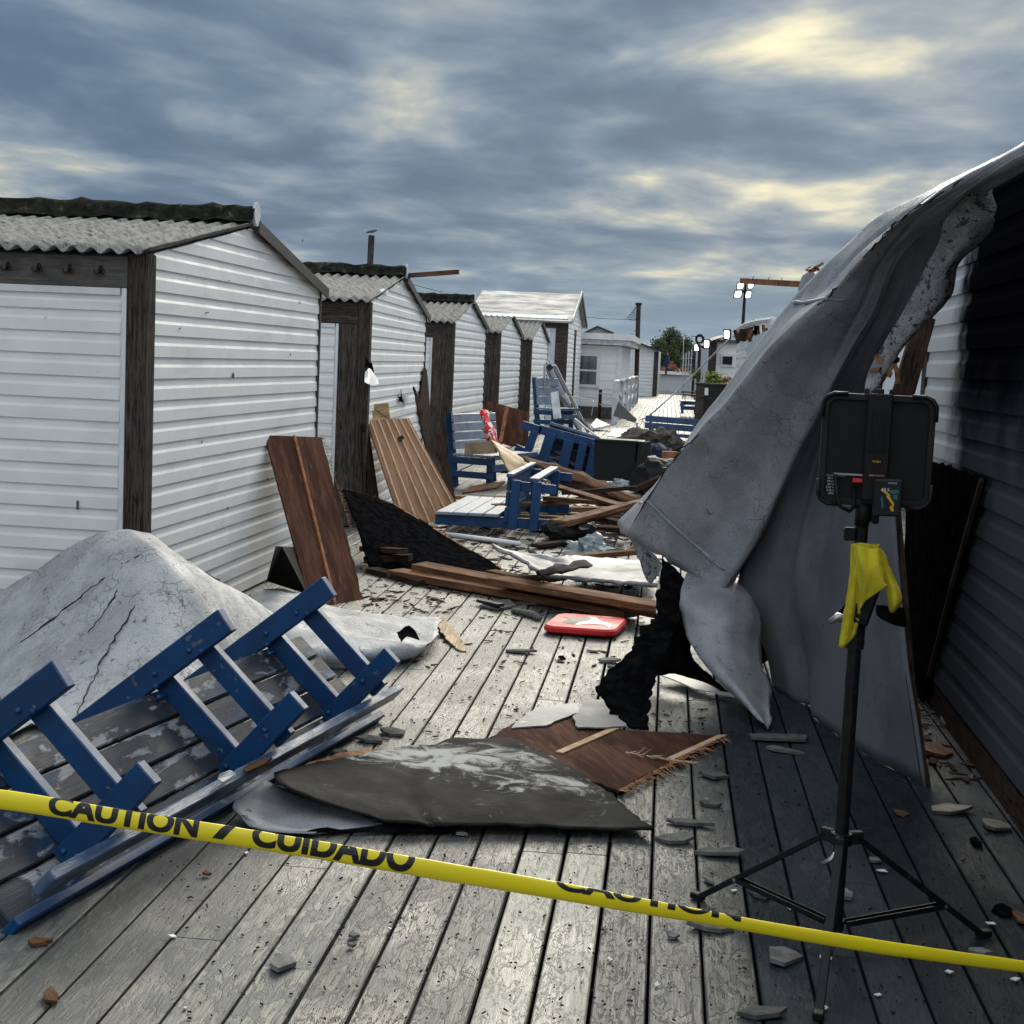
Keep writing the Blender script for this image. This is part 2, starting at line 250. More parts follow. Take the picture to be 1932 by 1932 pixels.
# ---------------------------------------------------------------- mesh helpers
class MB:
    def __init__(s): s.v = []; s.f = []; s.uv = []; s.r = []
    def add(s, vs, fs, uvs=None, r=None):
        o = len(s.v); s.v += [V(p) for p in vs]; r = r or (random.random(), random.random())
        for i, f in enumerate(fs):
            s.f.append([o+j for j in f]); s.r.append(r)
            s.uv.append(uvs[i] if uvs else [(vs[j][0]+vs[j][1], vs[j][2]) for j in f])
    def hexa(s, c, ax, ay, az, hx, hy, hz, r=None):      # box: centre, axes, half sizes; u runs along ax
        ax, ay, az = V(ax).normalized(), V(ay).normalized(), V(az).normalized(); c = V(c)
        vs = [c+ax*(i*hx)+ay*(j*hy)+az*(l*hz) for i in (-1, 1) for j in (-1, 1) for l in (-1, 1)]
        fs = [(0, 1, 3, 2), (4, 6, 7, 5), (0, 4, 5, 1), (2, 3, 7, 6), (0, 2, 6, 4), (1, 5, 7, 3)]
        loc = [(i*hx, j*hy, l*hz) for i in (-1, 1) for j in (-1, 1) for l in (-1, 1)]
        uv = []
        for n, f in enumerate(fs):
            if n < 2: uv.append([(loc[q][1], loc[q][2]) for q in f])
            elif n < 4: uv.append([(loc[q][0], loc[q][2]+.31) for q in f])
            else: uv.append([(loc[q][0], loc[q][1]) for q in f])
        if ax.cross(ay).dot(az) < 0: fs = [tuple(reversed(f)) for f in fs]; uv = [list(reversed(q)) for q in uv]
        s.add(vs, fs, uv, r); return s
    def box(s, x0, x1, y0, y1, z0, z1, r=None):
        return s.hexa(((x0+x1)/2, (y0+y1)/2, (z0+z1)/2), (1, 0, 0), (0, 1, 0), (0, 0, 1), abs(x1-x0)/2, abs(y1-y0)/2, abs(z1-z0)/2, r)
    def board(s, p0, p1, w_, t_, n=(0, 0, 1), r=None, twist=0.0):  # plank from p0 to p1, thickness along n
        p0, p1 = V(p0), V(p1); a = (p1-p0).normalized(); n = V(n); n = (n-a*n.dot(a)).normalized(); sd_ = a.cross(n)
        if twist: n, sd_ = n*math.cos(twist)+sd_*math.sin(twist), sd_*math.cos(twist)-n*math.sin(twist)
        return s.hexa((p0+p1)/2, a, sd_, n, (p1-p0).length/2, w_/2, t_/2, r)
    def tube(s, pts, rad, seg=8, cap=True):
        pts = [V(p) for p in pts]; rad = rad if isinstance(rad, (list, tuple)) else [rad]*len(pts)
        n0 = None; rings = []
        for i, p in enumerate(pts):
            a = (pts[min(i+1, len(pts)-1)]-pts[max(i-1, 0)]).normalized()
            n0 = (n0-a*n0.dot(a)).normalized() if n0 is not None else a.orthogonal().normalized()
            b = a.cross(n0); rings.append([p+(n0*math.cos(q)+b*math.sin(q))*rad[i] for q in (2*math.pi*j/seg for j in range(seg))])
        fs = []; uv = []; L = 0
        for i in range(len(pts)-1):
            L2 = L+(pts[i+1]-pts[i]).length
            for j in range(seg):
                k2 = (j+1) % seg; fs.append((i*seg+j, i*seg+k2, (i+1)*seg+k2, (i+1)*seg+j)); uv.append([(L, j*.02), (L, j*.02+.02), (L2, j*.02+.02), (L2, j*.02)])
            L = L2
        if cap:
            fs.append(tuple(reversed(range(seg)))); uv.append([(0, 0)]*seg); fs.append(tuple((len(pts)-1)*seg+j for j in range(seg))); uv.append([(0, 0)]*seg)
        s.add([q for rg in rings for q in rg], fs, uv); return s
    def prism(s, poly, n, th, r=None):                 # planar polygon extruded by th along n
        n = V(n).normalized(); poly = [V(p) for p in poly]; m_ = len(poly)
        nn = V((0, 0, 0))
        for i in range(m_): nn += poly[i].cross(poly[(i+1) % m_])
        if nn.dot(n) < 0: poly = poly[::-1]
        a = (poly[1]-poly[0]).normalized(); a = (a-n*a.dot(n)).normalized(); b = n.cross(a); o = poly[0]
        lo = [p-n*th for p in poly]; fs = [tuple(range(m_)), tuple(reversed(range(m_, 2*m_)))]
        U = lambda p: ((p-o).dot(a), (p-o).dot(b))
        uv = [[U(p) for p in poly], [U(p) for p in reversed(poly)]]
        for i in range(m_):
            j = (i+1) % m_; fs.append((j, i, m_+i, m_+j)); uv.append([U(poly[j]), U(poly[i]), (U(poly[i])[0], U(poly[i])[1]+th), (U(poly[j])[0], U(poly[j])[1]+th)])
        s.add(poly+lo, fs, uv, r); return s
    def fringe(s, p0, p1, out, n, L=.04, cnt=30, wd=.004):     # torn splinters along an edge
        p0, p1, out, n = V(p0), V(p1), V(out).normalized(), V(n).normalized()
        for i in range(cnt):
            q = p0.lerp(p1, random.random()); a = (out+(p1-p0).normalized()*random.uniform(-.9, .9)+n*random.uniform(-.5, .5)).normalized(); l = L*random.uniform(.3, 1)
            b = a.cross(n).normalized()*wd; e_ = q+a*l
            s.add([q+b, q-b, q+n*wd, e_], [(0, 1, 3), (1, 2, 3), (2, 0, 3), (0, 2, 1)], [[(0, 0)]*3]*4)
        return s
    def build(s, name, mat, parent=None, origin=None, smooth=False, bevel=0.0, label=None):
        me = bpy.data.meshes.new(name); o = bpy.data.objects.new(name, me); sc.collection.objects.link(o)
        og = V(parent['_o']) if (parent is not None and '_o' in parent) else V((0, 0, 0))
        if parent is not None: o.parent = parent
        sub = V(origin) if origin is not None else (s.v[0].copy() if parent is None else None)
        if origin is not None or parent is None:
            o.location = sub-og; vs = [p-sub for p in s.v]
        else: vs = [p-og for p in s.v]
        if parent is not None and parent.type == 'MESH': # sub-part: place relative to the part's own origin
            pass
        if parent is None: o['_o'] = tuple(sub)
        else: o['_o'] = tuple(sub) if origin is not None else tuple(og)
        me.from_pydata([tuple(p) for p in vs], [], s.f)
        ul = me.uv_layers.new(name='UVMap'); i = 0
        flat = [c for q in s.uv for p in q for c in p]; ul.data.foreach_set('uv', flat)
        at = me.attributes.new('rnd', 'FLOAT_VECTOR', 'FACE'); at.data.foreach_set('vector', [c for r in s.r for c in (r[0], r[1], (r[0]*7.3+r[1]*3.1) % 1)])
        if smooth: me.polygons.foreach_set('use_smooth', [True]*len(me.polygons))
        me.materials.append(M[mat] if isinstance(mat, str) else mat)
        if bevel:
            bv = o.modifiers.new('bevel', 'BEVEL'); bv.width = bevel; bv.segments = 1; bv.limit_method = 'ANGLE'
        if label: o['label'] = label
        me.validate(); return o
def thing(name, label, cat, loc=(0, 0, 0), group=None, rot=None):
    o = bpy.data.objects.new(name, None); sc.collection.objects.link(o); o.location = loc; o['_o'] = tuple(loc)
    if rot is not None: o.matrix_world = Matrix.Translation(V(loc)) @ rot; o['_o'] = (0.0, 0.0, 0.0)
    o.empty_display_size = .1
    return tag(o, label, cat, group)
def tag(o, label, cat, group=None):
    o['label'] = label; o['category'] = cat
    if group: o['group'] = group
    return o
def struct(o, kind='structure'): o['kind'] = kind; return o
def copy_tree(o, parent=None):
    c = o.copy(); sc.collection.objects.link(c)
    if parent is not None: c.parent = parent
    for ch in [x for x in bpy.data.objects if x.parent == o]: copy_tree(ch, c)
    return c
def cr(p0, p1, p2, p3, t):
    return 0.5*((2*p1)+(p2-p0)*t+(2*p0-5*p1+4*p2-p3)*t*t+(3*p1-p0-3*p2+p3)*t*t*t)
def crline(pts, sub):
    out = []; n = len(pts)
    for i in range(n-1):
        a = pts[i-1] if i else pts[0]*2-pts[1]; d = pts[i+2] if i+2 < n else pts[-1]*2-pts[-2]
        for j in range(sub): out.append(cr(a, pts[i], pts[i+1], d, j/sub))
    out.append(pts[-1].copy()); return out
def linline(pts, sub):
    out = []
    for a, b in zip(pts, pts[1:]): out += [a.lerp(b, j/sub) for j in range(sub)]
    return out+[pts[-1].copy()]
def patch(mb, grid, sr=5, sc_=5, th=.006, amp=.0, nscale=3.0, rag=0.0, edges='lrtb', seed=0, rscale=9, fold=None, lin=False):
    rows = [(linline if lin else crline)([V(p) for p in r], sc_) for r in grid]
    cols = [crline([r[j] for r in rows], sr) for j in range(len(rows[0]))]
    g = [[cols[j][i] for j in range(len(cols))] for i in range(len(cols[0]))]
    R, C = len(g), len(g[0])
    nr = [[None]*C for _ in range(R)]
    for i in range(R):
        for j in range(C):
            a = g[min(i+1, R-1)][j]-g[max(i-1, 0)][j]; b = g[i][min(j+1, C-1)]-g[i][max(j-1, 0)]
            c = b.cross(a); nr[i][j] = c.normalized() if c.length > 1e-9 else V((0, 0, 1))
    for i in range(R):
        for j in range(C):
            p = g[i][j]; d = 0.0
            if amp: d += amp*noise.fractal(p*nscale+V((seed, seed, 0)), 1.0, 2.0, 4)
            if fold: d += fold(i/(R-1), j/(C-1))
            g[i][j] = p+nr[i][j]*d
    if rag:
        gg = [[p.copy() for p in r] for r in g]
        def rg(p): return noise.fractal(p*rscale+V((seed*3.1, 0, 5)), .8, 2.0, 5)
        for i in range(R):
            for (j, jn, e_) in ((0, 1, 'l'), (C-1, C-2, 'r')):
                if e_ in edges: gg[i][j] = g[i][j]+(g[i][j]-g[i][jn]).normalized()*rag*rg(g[i][j])
        for j in range(C):
            for (i, n_, e_) in ((0, 1, 't'), (R-1, R-2, 'b')):
                if e_ in edges: gg[i][j] = gg[i][j]+(g[i][j]-g[n_][j]).normalized()*rag*rg(g[i][j])
        g = gg
    vs = [p for r in g for p in r]+[g[i][j]-nr[i][j]*th for i in range(R) for j in range(C)]
    N = R*C; fs = []; uv = []
    ul = [[0.0]*C for _ in range(R)]; vl = [[0.0]*C for _ in range(R)]
    for i in range(R):
        for j in range(C):
            if j: ul[i][j] = ul[i][j-1]+(g[i][j]-g[i][j-1]).length
            if i: vl[i][j] = vl[i-1][j]+(g[i][j]-g[i-1][j]).length
    for i in range(R-1):
        for j in range(C-1):
            q = [(i, j), (i+1, j), (i+1, j+1), (i, j+1)]; t_ = [(ul[a][b], vl[a][b]) for a, b in q]
            fs.append([a*C+b for a, b in q]); uv.append(t_)
            fs.append([N+a*C+b for a, b in reversed(q)]); uv.append(t_[::-1])
    def side(a, b): fs.append([b, a, N+a, N+b]); uv.append([(0, 0)]*4)
    for j in range(C-1): side(j+1, j); side((R-1)*C+j, (R-1)*C+j+1)
    for i in range(R-1): side(i*C, (i+1)*C); side((i+1)*C+C-1, i*C+C-1)
    mb.add(vs, fs, uv); return mb
def ragpoly(pts, jit=.01, step=.03, n=(0, 0, 1), seed=0, sides=None):      # outline with a torn edge
    out = []; m_ = len(pts); n = V(n)
    for i in range(m_):
        a, b = V(pts[i]), V(pts[(i+1) % m_]); L = (b-a).length; kk = max(1, int(L/step)) if (sides is None or i in sides) else 1
        d = (b-a).normalized().cross(n) if L > 0 else n
        for q in range(kk):
            p = a.lerp(b, q/kk)
            if q and kk > 1: p = p+d*jit*noise.fractal(p*14+V((seed, 0, 0)), .8, 2, 4)
            out.append(p)
    return out
def quadboard(mb, a, b, c, d, th, back=True):        # flat-ish sheet from four corners (a-b top, d-c bottom); th behind
    n = ((b-a).cross(d-a)).normalized()
    mb.prism([a, b, c, d], n if n.dot(CAM-a) > 0 else -n, th); return n if n.dot(CAM-a) > 0 else -n
def siding(mb, o, a, n, L, z0, z1, pitch=.1177, dep=.018):
    o, a, n = V(o), V(a).normalized(), V(n).normalized(); z = z0; up = V((0, 0, 1))
    while z < z1-1e-4:
        hh = min(pitch, z1-z); r = (random.random(), random.random())
        pr = [(0, .0), (0.0, dep*.85), (hh*.52, dep*.72), (hh*.66, dep*.34), (hh, dep*.16)]
        vs = []; fs = []; uv = []
        for (h_, d_) in pr:
            for s_ in (0, L): vs.append(o+a*s_+n*d_+up*(z+h_))
        for i in range(len(pr)-1):
            f = (2*i, 2*i+1, 2*i+3, 2*i+2); 
            if a.cross(up).dot(n) < 0: f = f[::-1]
            fs.append(f); uv.append([(0, 0)]*4)
        mb.add(vs, fs, uv, r); z += pitch
    return mb
def clip(mb, planes):
    me = bpy.data.meshes.new('tmp'); me.from_pydata([tuple(p) for p in mb.v], [], mb.f); bm = bmesh.new(); bm.from_mesh(me)
    for co, no in planes: bmesh.ops.bisect_plane(bm, geom=bm.verts[:]+bm.edges[:]+bm.faces[:], plane_co=co, plane_no=no, clear_outer=True)
    bm.verts.ensure_lookup_table(); out = MB(); idx = {v_: i for i, v_ in enumerate(bm.verts)}
    out.v = [v_.co.copy() for v_ in bm.verts]
    for f in bm.faces: out.f.append([idx[q] for q in f.verts]); out.uv.append([(q.co.x+q.co.y, q.co.z) for q in f.verts]); out.r.append((.5, .5))
    bm.free(); bpy.data.meshes.remove(me); return out
def Rz(a): return Matrix.Rotation(a, 4, 'Z')

# ---------------------------------------------------------------- ground and deck
g = MB(); g.box(-700, 700, -700, 1500, -1.0, -.8); struct(g.build('ground', 'ground', origin=(0, 0, 0)))
DK = -0.0124; da = V((math.sin(DK), math.cos(DK), 0)); dn = V((da.y, -da.x, 0))
mb = MB(); PB = .1455
def gap_at(i): return .012 if i in (-3, -2) else (.007+.004*((i*37 % 11)/11))
# new pale boards lie where the photograph shows them
for i in range(-62, 30):
    x0 = i*PB+.033; g0 = gap_at(i)
    y = -1.5-((i*53) % 29)/29*3.6; k_ = 0
    ends = []
    if i in (-3, -2): ends = [-1.5, G(1125, 1612).y-(.02 if i == -3 else 0)]; y = ends[-1]
    segs = []
    if ends: segs.append((ends[0], ends[1], .99))
    while y < 92:
        L = 3.66 if y < 40 else 12; segs.append((y, y+L, None)); y += L
    for (ya, yb, fl) in segs:
        if yb < -1.5: continue
        h = ((i*7919+int(ya*10)*104729) % 1000)/1000; h2 = ((i*31337+int(ya*10)*271) % 1000)/1000*.95
        top = .0+(h-.5)*.004; w0, w1 = x0+g0/2, x0+PB-g0/2; ch = .004
        prof = [(w0, top-.030), (w0, top-ch), (w0+ch, top), (w1-ch, top), (w1, top-ch), (w1, top-.030)]
        e0, e1 = ya+.0025, yb-.0025; vs = []; fs = []; uv = []
        for yy in (e0, e1):
            for (px, pz) in prof: vs.append(da*yy+dn*px+V((0, 0, pz)))
        for q in range(5):
            fs.append((q, q+6, q+7, q+1)); uv.append([(e0, prof[q][0]), (e1, prof[q][0]), (e1, prof[q+1][0]), (e0, prof[q+1][0])])
        fs.append((0, 1, 2, 3, 4, 5)); uv.append([(0, 0)]*6); fs.append((11, 10, 9, 8, 7, 6)); uv.append([(0, 0)]*6)
        mb.add(vs, fs, uv, (h, fl if fl else h2))
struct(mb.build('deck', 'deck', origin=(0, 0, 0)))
mb = MB()
for q in range(60): mb.box(-9.5, 5, -1.4+q*1.6, -1.36+q*1.6, -.25, -.045)
mb.box(-9.5, 5, -1.5, 92, -.30, -.26)
struct(mb.build('deck_underside', 'plankd', origin=(0, 0, 0)))

# ---------------------------------------------------------------- beach huts with corrugated roofs
def hut(fx, fd, bx, bd, W, ez, rz, label, cap=True, hooks=0, core=True, trimpost=True, sill=.02):
    o = V((fx, fd, 0)); a = (V((bx, bd, 0))-o); L = a.length; a.normalize(); n = V((a.y, -a.x, 0)); l = -n; up = V((0, 0, 1))
    t = thing('beach_hut', label, 'beach hut', o, 'white beach huts with corrugated roofs in a row')
    # solid body a little behind the boards
    c = MB(); q = .03; h0 = o+a*q-n*q
    pts = [h0+up*sill, h0+a*(L-2*q)+up*sill, h0+a*(L-2*q)+up*(ez-.02), h0+a*(L/2-q)+up*(rz-.03), h0+up*(ez-.02)]
    c.prism(pts, n, W-.06); c.build('inner_wall', 'siding_far', t)
    s = MB(); pw = .13
    siding(s, o+a*pw-n*.012, a, n, L-pw-.03, sill, rz)
    run = L/2; sl = (rz-ez)/run; nrm1 = V((-a.x*sl, -a.y*sl, 1)).normalized(); nrm2 = V((a.x*sl, a.y*sl, 1)).normalized()
    apex = o+a*run+up*(rz-.012)
    s = clip(s, [(apex, nrm1), (apex, nrm2)]); s.build('gable_wall', 'siding', t)
    p = MB(); hp = ez-.01+(pw/2)*sl
    p.hexa(o+a*(pw/2)-n*.045+up*(hp/2), up, a, n, hp/2, pw/2-.002, .055); p.build('corner_post', 'post', t, bevel=.004)
    p = MB(); p.hexa(o+a*(L-.012)-n*.01+up*(ez/2), up, a, n, ez/2, .014, .022); p.build('corner_trim', 'flash', t)
    # front face: header, panel with white edging
    hb = .165 if hooks else .19; f0 = o+a*.02
    p = MB(); p.hexa(f0+l*(.10+(W-.10)/2)+up*(ez-.02-hb/2), l, a, up, (W-.10)/2, .022, hb/2); hd = p.build('header_beam', 'header' if hooks else 'post', t, bevel=.003)
    for h_ in range(hooks):
        hc = f0-a*.024+l*(.245+.172*h_)+up*(ez-.02-hb*.5); q = MB()
        q.prism([hc+l*(.014*math.cos(x_))+up*(.022*math.sin(x_)+.012) for x_ in [i*math.pi/6 for i in range(12)]], -a, .005)
        for sg in (-1, 1): q.tube([hc-a*.002+up*.004, hc-a*.012+l*sg*.008-up*.010, hc-a*.018+l*sg*.020-up*.014, hc-a*.020+l*sg*.029-up*.004, hc-a*.018+l*sg*.029+up*.008], [.004, .004, .0038, .0035, .0045], 6)
        q.tube([hc-a*.002+up*.012, hc-a*.018-up*.006, hc-a*.026+up*.002], .004, 6)
        q.build('coat_hook', 'iron', hd, smooth=True)
    if not hooks:                                         # wide dark jamb beside the panel
        p = MB(); p.hexa(f0+l*.19+up*((ez-hb)/2), up, l, a, (ez-hb)/2-.012, .088, .018); p.build('door_jamb', 'post', t, bevel=.003)
    e0 = .105 if hooks else .282
    s = MB(); siding(s, f0+l*(e0+.03)+a*.0, l, -a, W-e0-.15, sill, ez-hb-.055, dep=.014); s.build('front_wall', 'siding', t)
    s = MB(); hz_ = ez-hb-.02
    s.hexa(f0+l*(e0+.012)+up*(hz_/2)-a*.006, up, l, a, hz_/2, .013, .014); s.hexa(f0+l*(e0+.025+(W-e0)/2-.04)+up*(hz_-.018)-a*.006, l, up, a, (W-e0)/2-.05, .018, .013)
    s.build('panel_trim', 'trim', t)
    # corrugated roof
    def slope(sgn, oh):
        m_ = MB(); PT = .102; A_ = .016; ext = .035; xs = []; nW = int((W+2*ext)/PT*8); vs = []; T = .007
        st = 7
        for i in range(nW+1):
            x_ = -ext+i*PT/8; z_ = A_*math.cos(2*math.pi*(i/8))
            for j in range(st+1):
                s_ = j/st*(run+oh); bp = o+a*(run-sgn*s_)+l*x_; zz = rz+.022+z_-s_*sl+.004*noise.noise(V((x_*3, s_*3, fd)))
                vs.append(bp+up*zz)
        n_ = len(vs); vs += [p_-up*T for p_ in vs]; fs = []
        Cn = st+1
        for i in range(nW):
            for j in range(st):
                f = (i*Cn+j, i*Cn+j+1, (i+1)*Cn+j+1, (i+1)*Cn+j); fs.append(f if sgn < 0 else f[::-1]); fs.append(tuple(n_+x_ for x_ in (f[::-1] if sgn < 0 else f)))
        for i in range(nW):
            for j in (0, st): f = (i*Cn+j, (i+1)*Cn+j, n_+(i+1)*Cn+j, n_+i*Cn+j); fs.append(f)
        for j in range(st):
            for i in (0, nW): f = (i*Cn+j, i*Cn+j+1, n_+i*Cn+j+1, n_+i*Cn+j); fs.append(f)
        m_.add(vs, fs); return m_
    slope(1, .075).build('roof', 'corr', t, smooth=True)
    slope(-1, .06).build('roof', 'corr', t, smooth=True, label='rear roof slope falling away from the walkway corner')
    p = MB(); p.board(o+a*(run+.03)+n*.045+up*(rz+.0), o+a*(L+.07)+n*.045+up*(ez-.028), .012, .075, nrm2); p.build('roof_flashing', 'flash', t)
    if cap:
        p = MB(); vs = []; W2 = W+.06; NS = 36; pr = [(-.16, -.020), (-.12, -.008), (-.078, .012), (-.072, .05), (-.045, .082), (0, .095), (.045, .082), (.072, .05), (.078, .012), (.12, -.008), (.16, -.020)]
        for i in range(NS+1):
            x_ = -.04+i/NS*W2
            for (y_, z_) in pr:
                jt = .022*noise.fractal(V((x_*11, y_*14, fd)), 1, 2, 4); vs.append(o+a*(run+y_)+l*x_+up*(rz+.040+z_+jt))
        m_ = len(pr); fs = [(i*m_+j, (i+1)*m_+j, (i+1)*m_+j+1, i*m_+j+1) for i in range(NS) for j in range(m_-1)]
        nn = len(vs); vs += [q_-up*.012 for q_ in vs]; fs += [tuple(nn+x_ for x_ in f[::-1]) for f in fs]; fs += [(j, j+1, nn+j+1, nn+j) for j in range(m_-1)]
        p.add(vs, fs); cp_ = p.build('ridge_cap', 'moss', t, smooth=True)
        if cap != 'noend':
            p = MB(); cc = o+a*run+n*.045+up*(rz+.075)
            p.prism([cc+a*(.062*math.cos(x_))+up*(.078*math.sin(x_)*(1.0 if math.sin(x_) > 0 else .95)) for x_ in [i*math.pi/10 for i in range(20)]], n, .018); p.build('end_cap', 'rail', cp_)
    return t, o, a, n, l, L
H = []
H.append(hut(-2.86, 7.62, -2.83, 11.25, 2.6, 2.09, 2.40, 'nearest beach hut, with coat hooks under its eave and a mossy ridge', hooks=6))
H.append(hut(-2.93, 13.5, -3.20, 18.0, 2.5, 2.09, 2.43, 'second beach hut from the camera with torn white siding and a broken mossy ridge'))
H.append(hut(-3.16, 19.9, -3.16, 23.15, 2.4, 2.08, 2.40, 'third beach hut from the camera standing behind the upright blue bench'))
H.append(hut(-3.16, 24.9, -3.16, 28.1, 2.4, 2.06, 2.36, 'fourth beach hut from the camera, without ridge cap, behind the dark plywood sheet', cap=False))
H.append(hut(-3.16, 30.0, -3.16, 33.6, 2.4, 2.04, 2.42, 'fifth beach hut from the camera, lowest in view, beside the big grey roofed cabin', cap=False))
t1 = H[0][0]
for (u_, v_, w_, h_) in ((571, 455, 3, 6), (566, 572, 2, 7), (548, 670, 2, 6), (432, 530, 4, 2), (440, 712, 5, 14), (381, 835, 4, 5), (505, 905, 2, 7), (430, 960, 3, 6), (340, 620, 8, 2), (391, 590, 16, 2)):
    d = ray(u_, v_); o_, n_ = H[0][1], H[0][3]; q_ = CAM+d*((o_+n_*.008-CAM).dot(n_)/d.dot(n_)); p = MB(); p.board(q_-V((0, w_*.0018, 0)), q_+V((0, w_*.0018, h_*.0016)), h_*.0022, .004, n_); p.build('nick', 'header', t1)
d = ray(146, 953); q_ = CAM+d*((H[0][1].y-.0-CAM.y)/d.y); p = MB(); p.hexa(q_+V((0, .002, 0)), (1, 0, 0), (0, 1, 0), Z_ if False else (0, 0, 1), .005, .003, .024); p.build('nick', 'header', t1)
# torn siding and bracket details of the second and third hut
t2, o2, a2, n2, l2, L2 = H[1]; up = V((0, 0, 1))
def onwall(u, v, off=.02, H_=H[1]):            # pixel -> point on a hut's gable plane
    t_, o_, a_, n_, l_, L_ = H_; d = ray(u, v); q = (o_+n_*off-CAM).dot(n_)/d.dot(n_); return CAM+d*q
p = MB(); p.prism([onwall(*q) for q in ((690, 672), (697, 684), (702, 684), (706, 702), (702, 707), (698, 691), (692, 693), (690, 700))], n2, .003); p.build('siding_tear', 'char', t2)
p = MB(); p.prism([onwall(*q, .024) for q in ((757, 733), (758, 744), (761, 760), (754, 757), (752, 748), (756, 748))], n2, .003); p.build('siding_tear', 'char', t2)
p = MB(); patch(p, [[onwall(689, 703, .03), onwall(697, 695, .05), onwall(706, 706, .03)], [onwall(688, 715, .06), onwall(699, 708, .09), onwall(712, 716, .06)], [onwall(688, 721, .09), onwall(702, 727, .12), onwall(714, 724, .10)]], 3, 3, .002); p.build('loose_siding_flap', 'siding', t2)
p = MB(); p.prism([onwall(*q, .03) for q in ((763, 744), (771, 744), (771, 760), (764, 761))], n2, .01); p.build('loose_siding_flap', 'siding_far', t2)
p = MB(); p.prism([onwall(*q, .03) for q in ((790, 770), (801, 690), (806, 700), (813, 790), (811, 835), (800, 820))], n2, .01); p.build('torn_corner_board', 'plankd', t2)
# ---------------------------------------------------------------- grey roofed cabin
def cabin():
    x, y0, y1, ez, rz, W = -3.12, 38.3, 43.4, 2.72, 3.46, 2.6
    t = thing('cabin', 'tall white cabin with a streaked flat sheet roof rising behind the corrugated huts', 'cabin', (x, y0, 0))
    c = MB(); c.prism([(x-.03, y0+.03, 0), (x-.03, y1-.03, 0), (x-.03, y1-.03, ez), (x-.03, (y0+y1)/2, rz-.04), (x-.03, y0+.03, ez)], (1, 0, 0), W); c.build('inner_wall', 'siding_far', t)
    s = MB(); siding(s, (x-.01, y0+.2, 0), (0, 1, 0), (1, 0, 0), y1-y0-.2, 0, rz, .125); sl = (rz-ez)/((y1-y0)/2); ap = V((x, (y0+y1)/2, rz-.02))
    clip(s, [(ap, V((0, -sl, 1)).normalized()), (ap, V((0, sl, 1)).normalized())]).build('gable_wall', 'siding', t)
    p = MB(); p.box(x-.13, x+.01, y0, y0+.19, 0, ez); p.build('corner_post', 'post', t)
    p = MB(); p.box(x+.0, x+.03, y0+2.4, y0+2.75, 0, 2.35); p.build('door_frame', 'post', t); p = MB(); p.box(x+.0, x+.035, y0+2.38, y0+2.8, 2.35, 2.5); p.build('door_lintel', 'header', t)
    p = MB(); p.box(x-W, x-.13, y0, y0+.05, ez-.24, ez-.01); p.build('header_beam', 'post', t)
    p = MB(); p.box(x-.30, x-.30+.17, y0+.01, y0+.06, 0, ez-.24); p.build('door_jamb', 'post', t)
    s = MB(); siding(s, (x-W, y0+.02, 0), (1, 0, 0), (0, -1, 0), W-.45, 0, ez-.26, .30); s.build('front_wall', 'siding', t)
    for sg, (ya, yb) in ((1, (y0-.15, (y0+y1)/2)), (-1, (y1+.15, (y0+y1)/2))):
        p = MB(); p.prism([(x+.12, ya, ez-.02-.15*sl), (x-W, ya, ez-.02-.15*sl), (x-W, yb, rz+.02), (x+.12, yb, rz+.02)], V((0, -sg*sl, 1)), .05); p.build('roof', 'roofw', t)
    p = MB(); p.board((x+.14, y0-.17, ez-.05), (x+.14, (y0+y1)/2, rz+.04), .03, .13, (0, -sl, 1)); p.build('barge_board', 'rail', t)
    p = MB(); p.board((x+.14, y1+.17, ez-.05), (x+.14, (y0+y1)/2, rz+.04), .03, .13, (0, sl, 1)); p.build('barge_board', 'flash', t)
cabin()

# ---------------------------------------------------------------- burnt building on the right
def right_building():
    X = 1.30; t = thing('burnt_cabin', 'dark toned white sided cabin along the right edge behind the work light', 'cabin', (X, 8.4, 0))
    s = MB(); siding(s, (X, -1.0, 0), (0, 1, 0), (-1, 0, 0), 9.4, .14, 2.52, .135, .020); s.build('side_wall', 'darkened', t, origin=(0, 0, 0))
    p = MB(); p.box(X+.02, X+3.2, -1, 8.35, 0.0, 2.5); p.build('inner_wall', 'char', t)
    p = MB(); p.box(X-.012, X+.02, -1, 8.38, .0, .12); p.build('base_board', 'plankd', t)
    p = MB(); p.box(X-.0, X+3.3, -1.1, 8.45, 2.525, 2.56); p.build('roof', 'char', t)
    p = MB(); p.box(X-.02, X+.06, 8.30, 8.42, .0, 2.5); p.build('corner_post', 'post', t)
    return t
right_building()
def RW(u, v, X=1.255): return PX(u, v, X)
p = MB(); p.prism(ragpoly([RW(1762, 872), RW(1856, 903), RW(1800, 1110), RW(1752, 1282), RW(1725, 1372), RW(1700, 1200), RW(1712, 900)], .02, .05, (1, 0, 0), 3), (-1, 0, 0), .015)
tag(p.build('charred_sheet', 'char'), 'black charred panel leaning on the sooty cabin wall behind the work light', 'panel')
p = MB(); p.board(RW(1852, 905, 1.23), RW(1795, 1105, 1.22), .022, .016, (-1, 0, 0)); p.board(RW(1795, 1105, 1.22), RW(1752, 1275, 1.2), .018, .014, (-1, 0, 0))
tag(p.build('edge_strip', 'plankd'), 'thin scorched strip running down the edge of the black charred panel', 'strip')
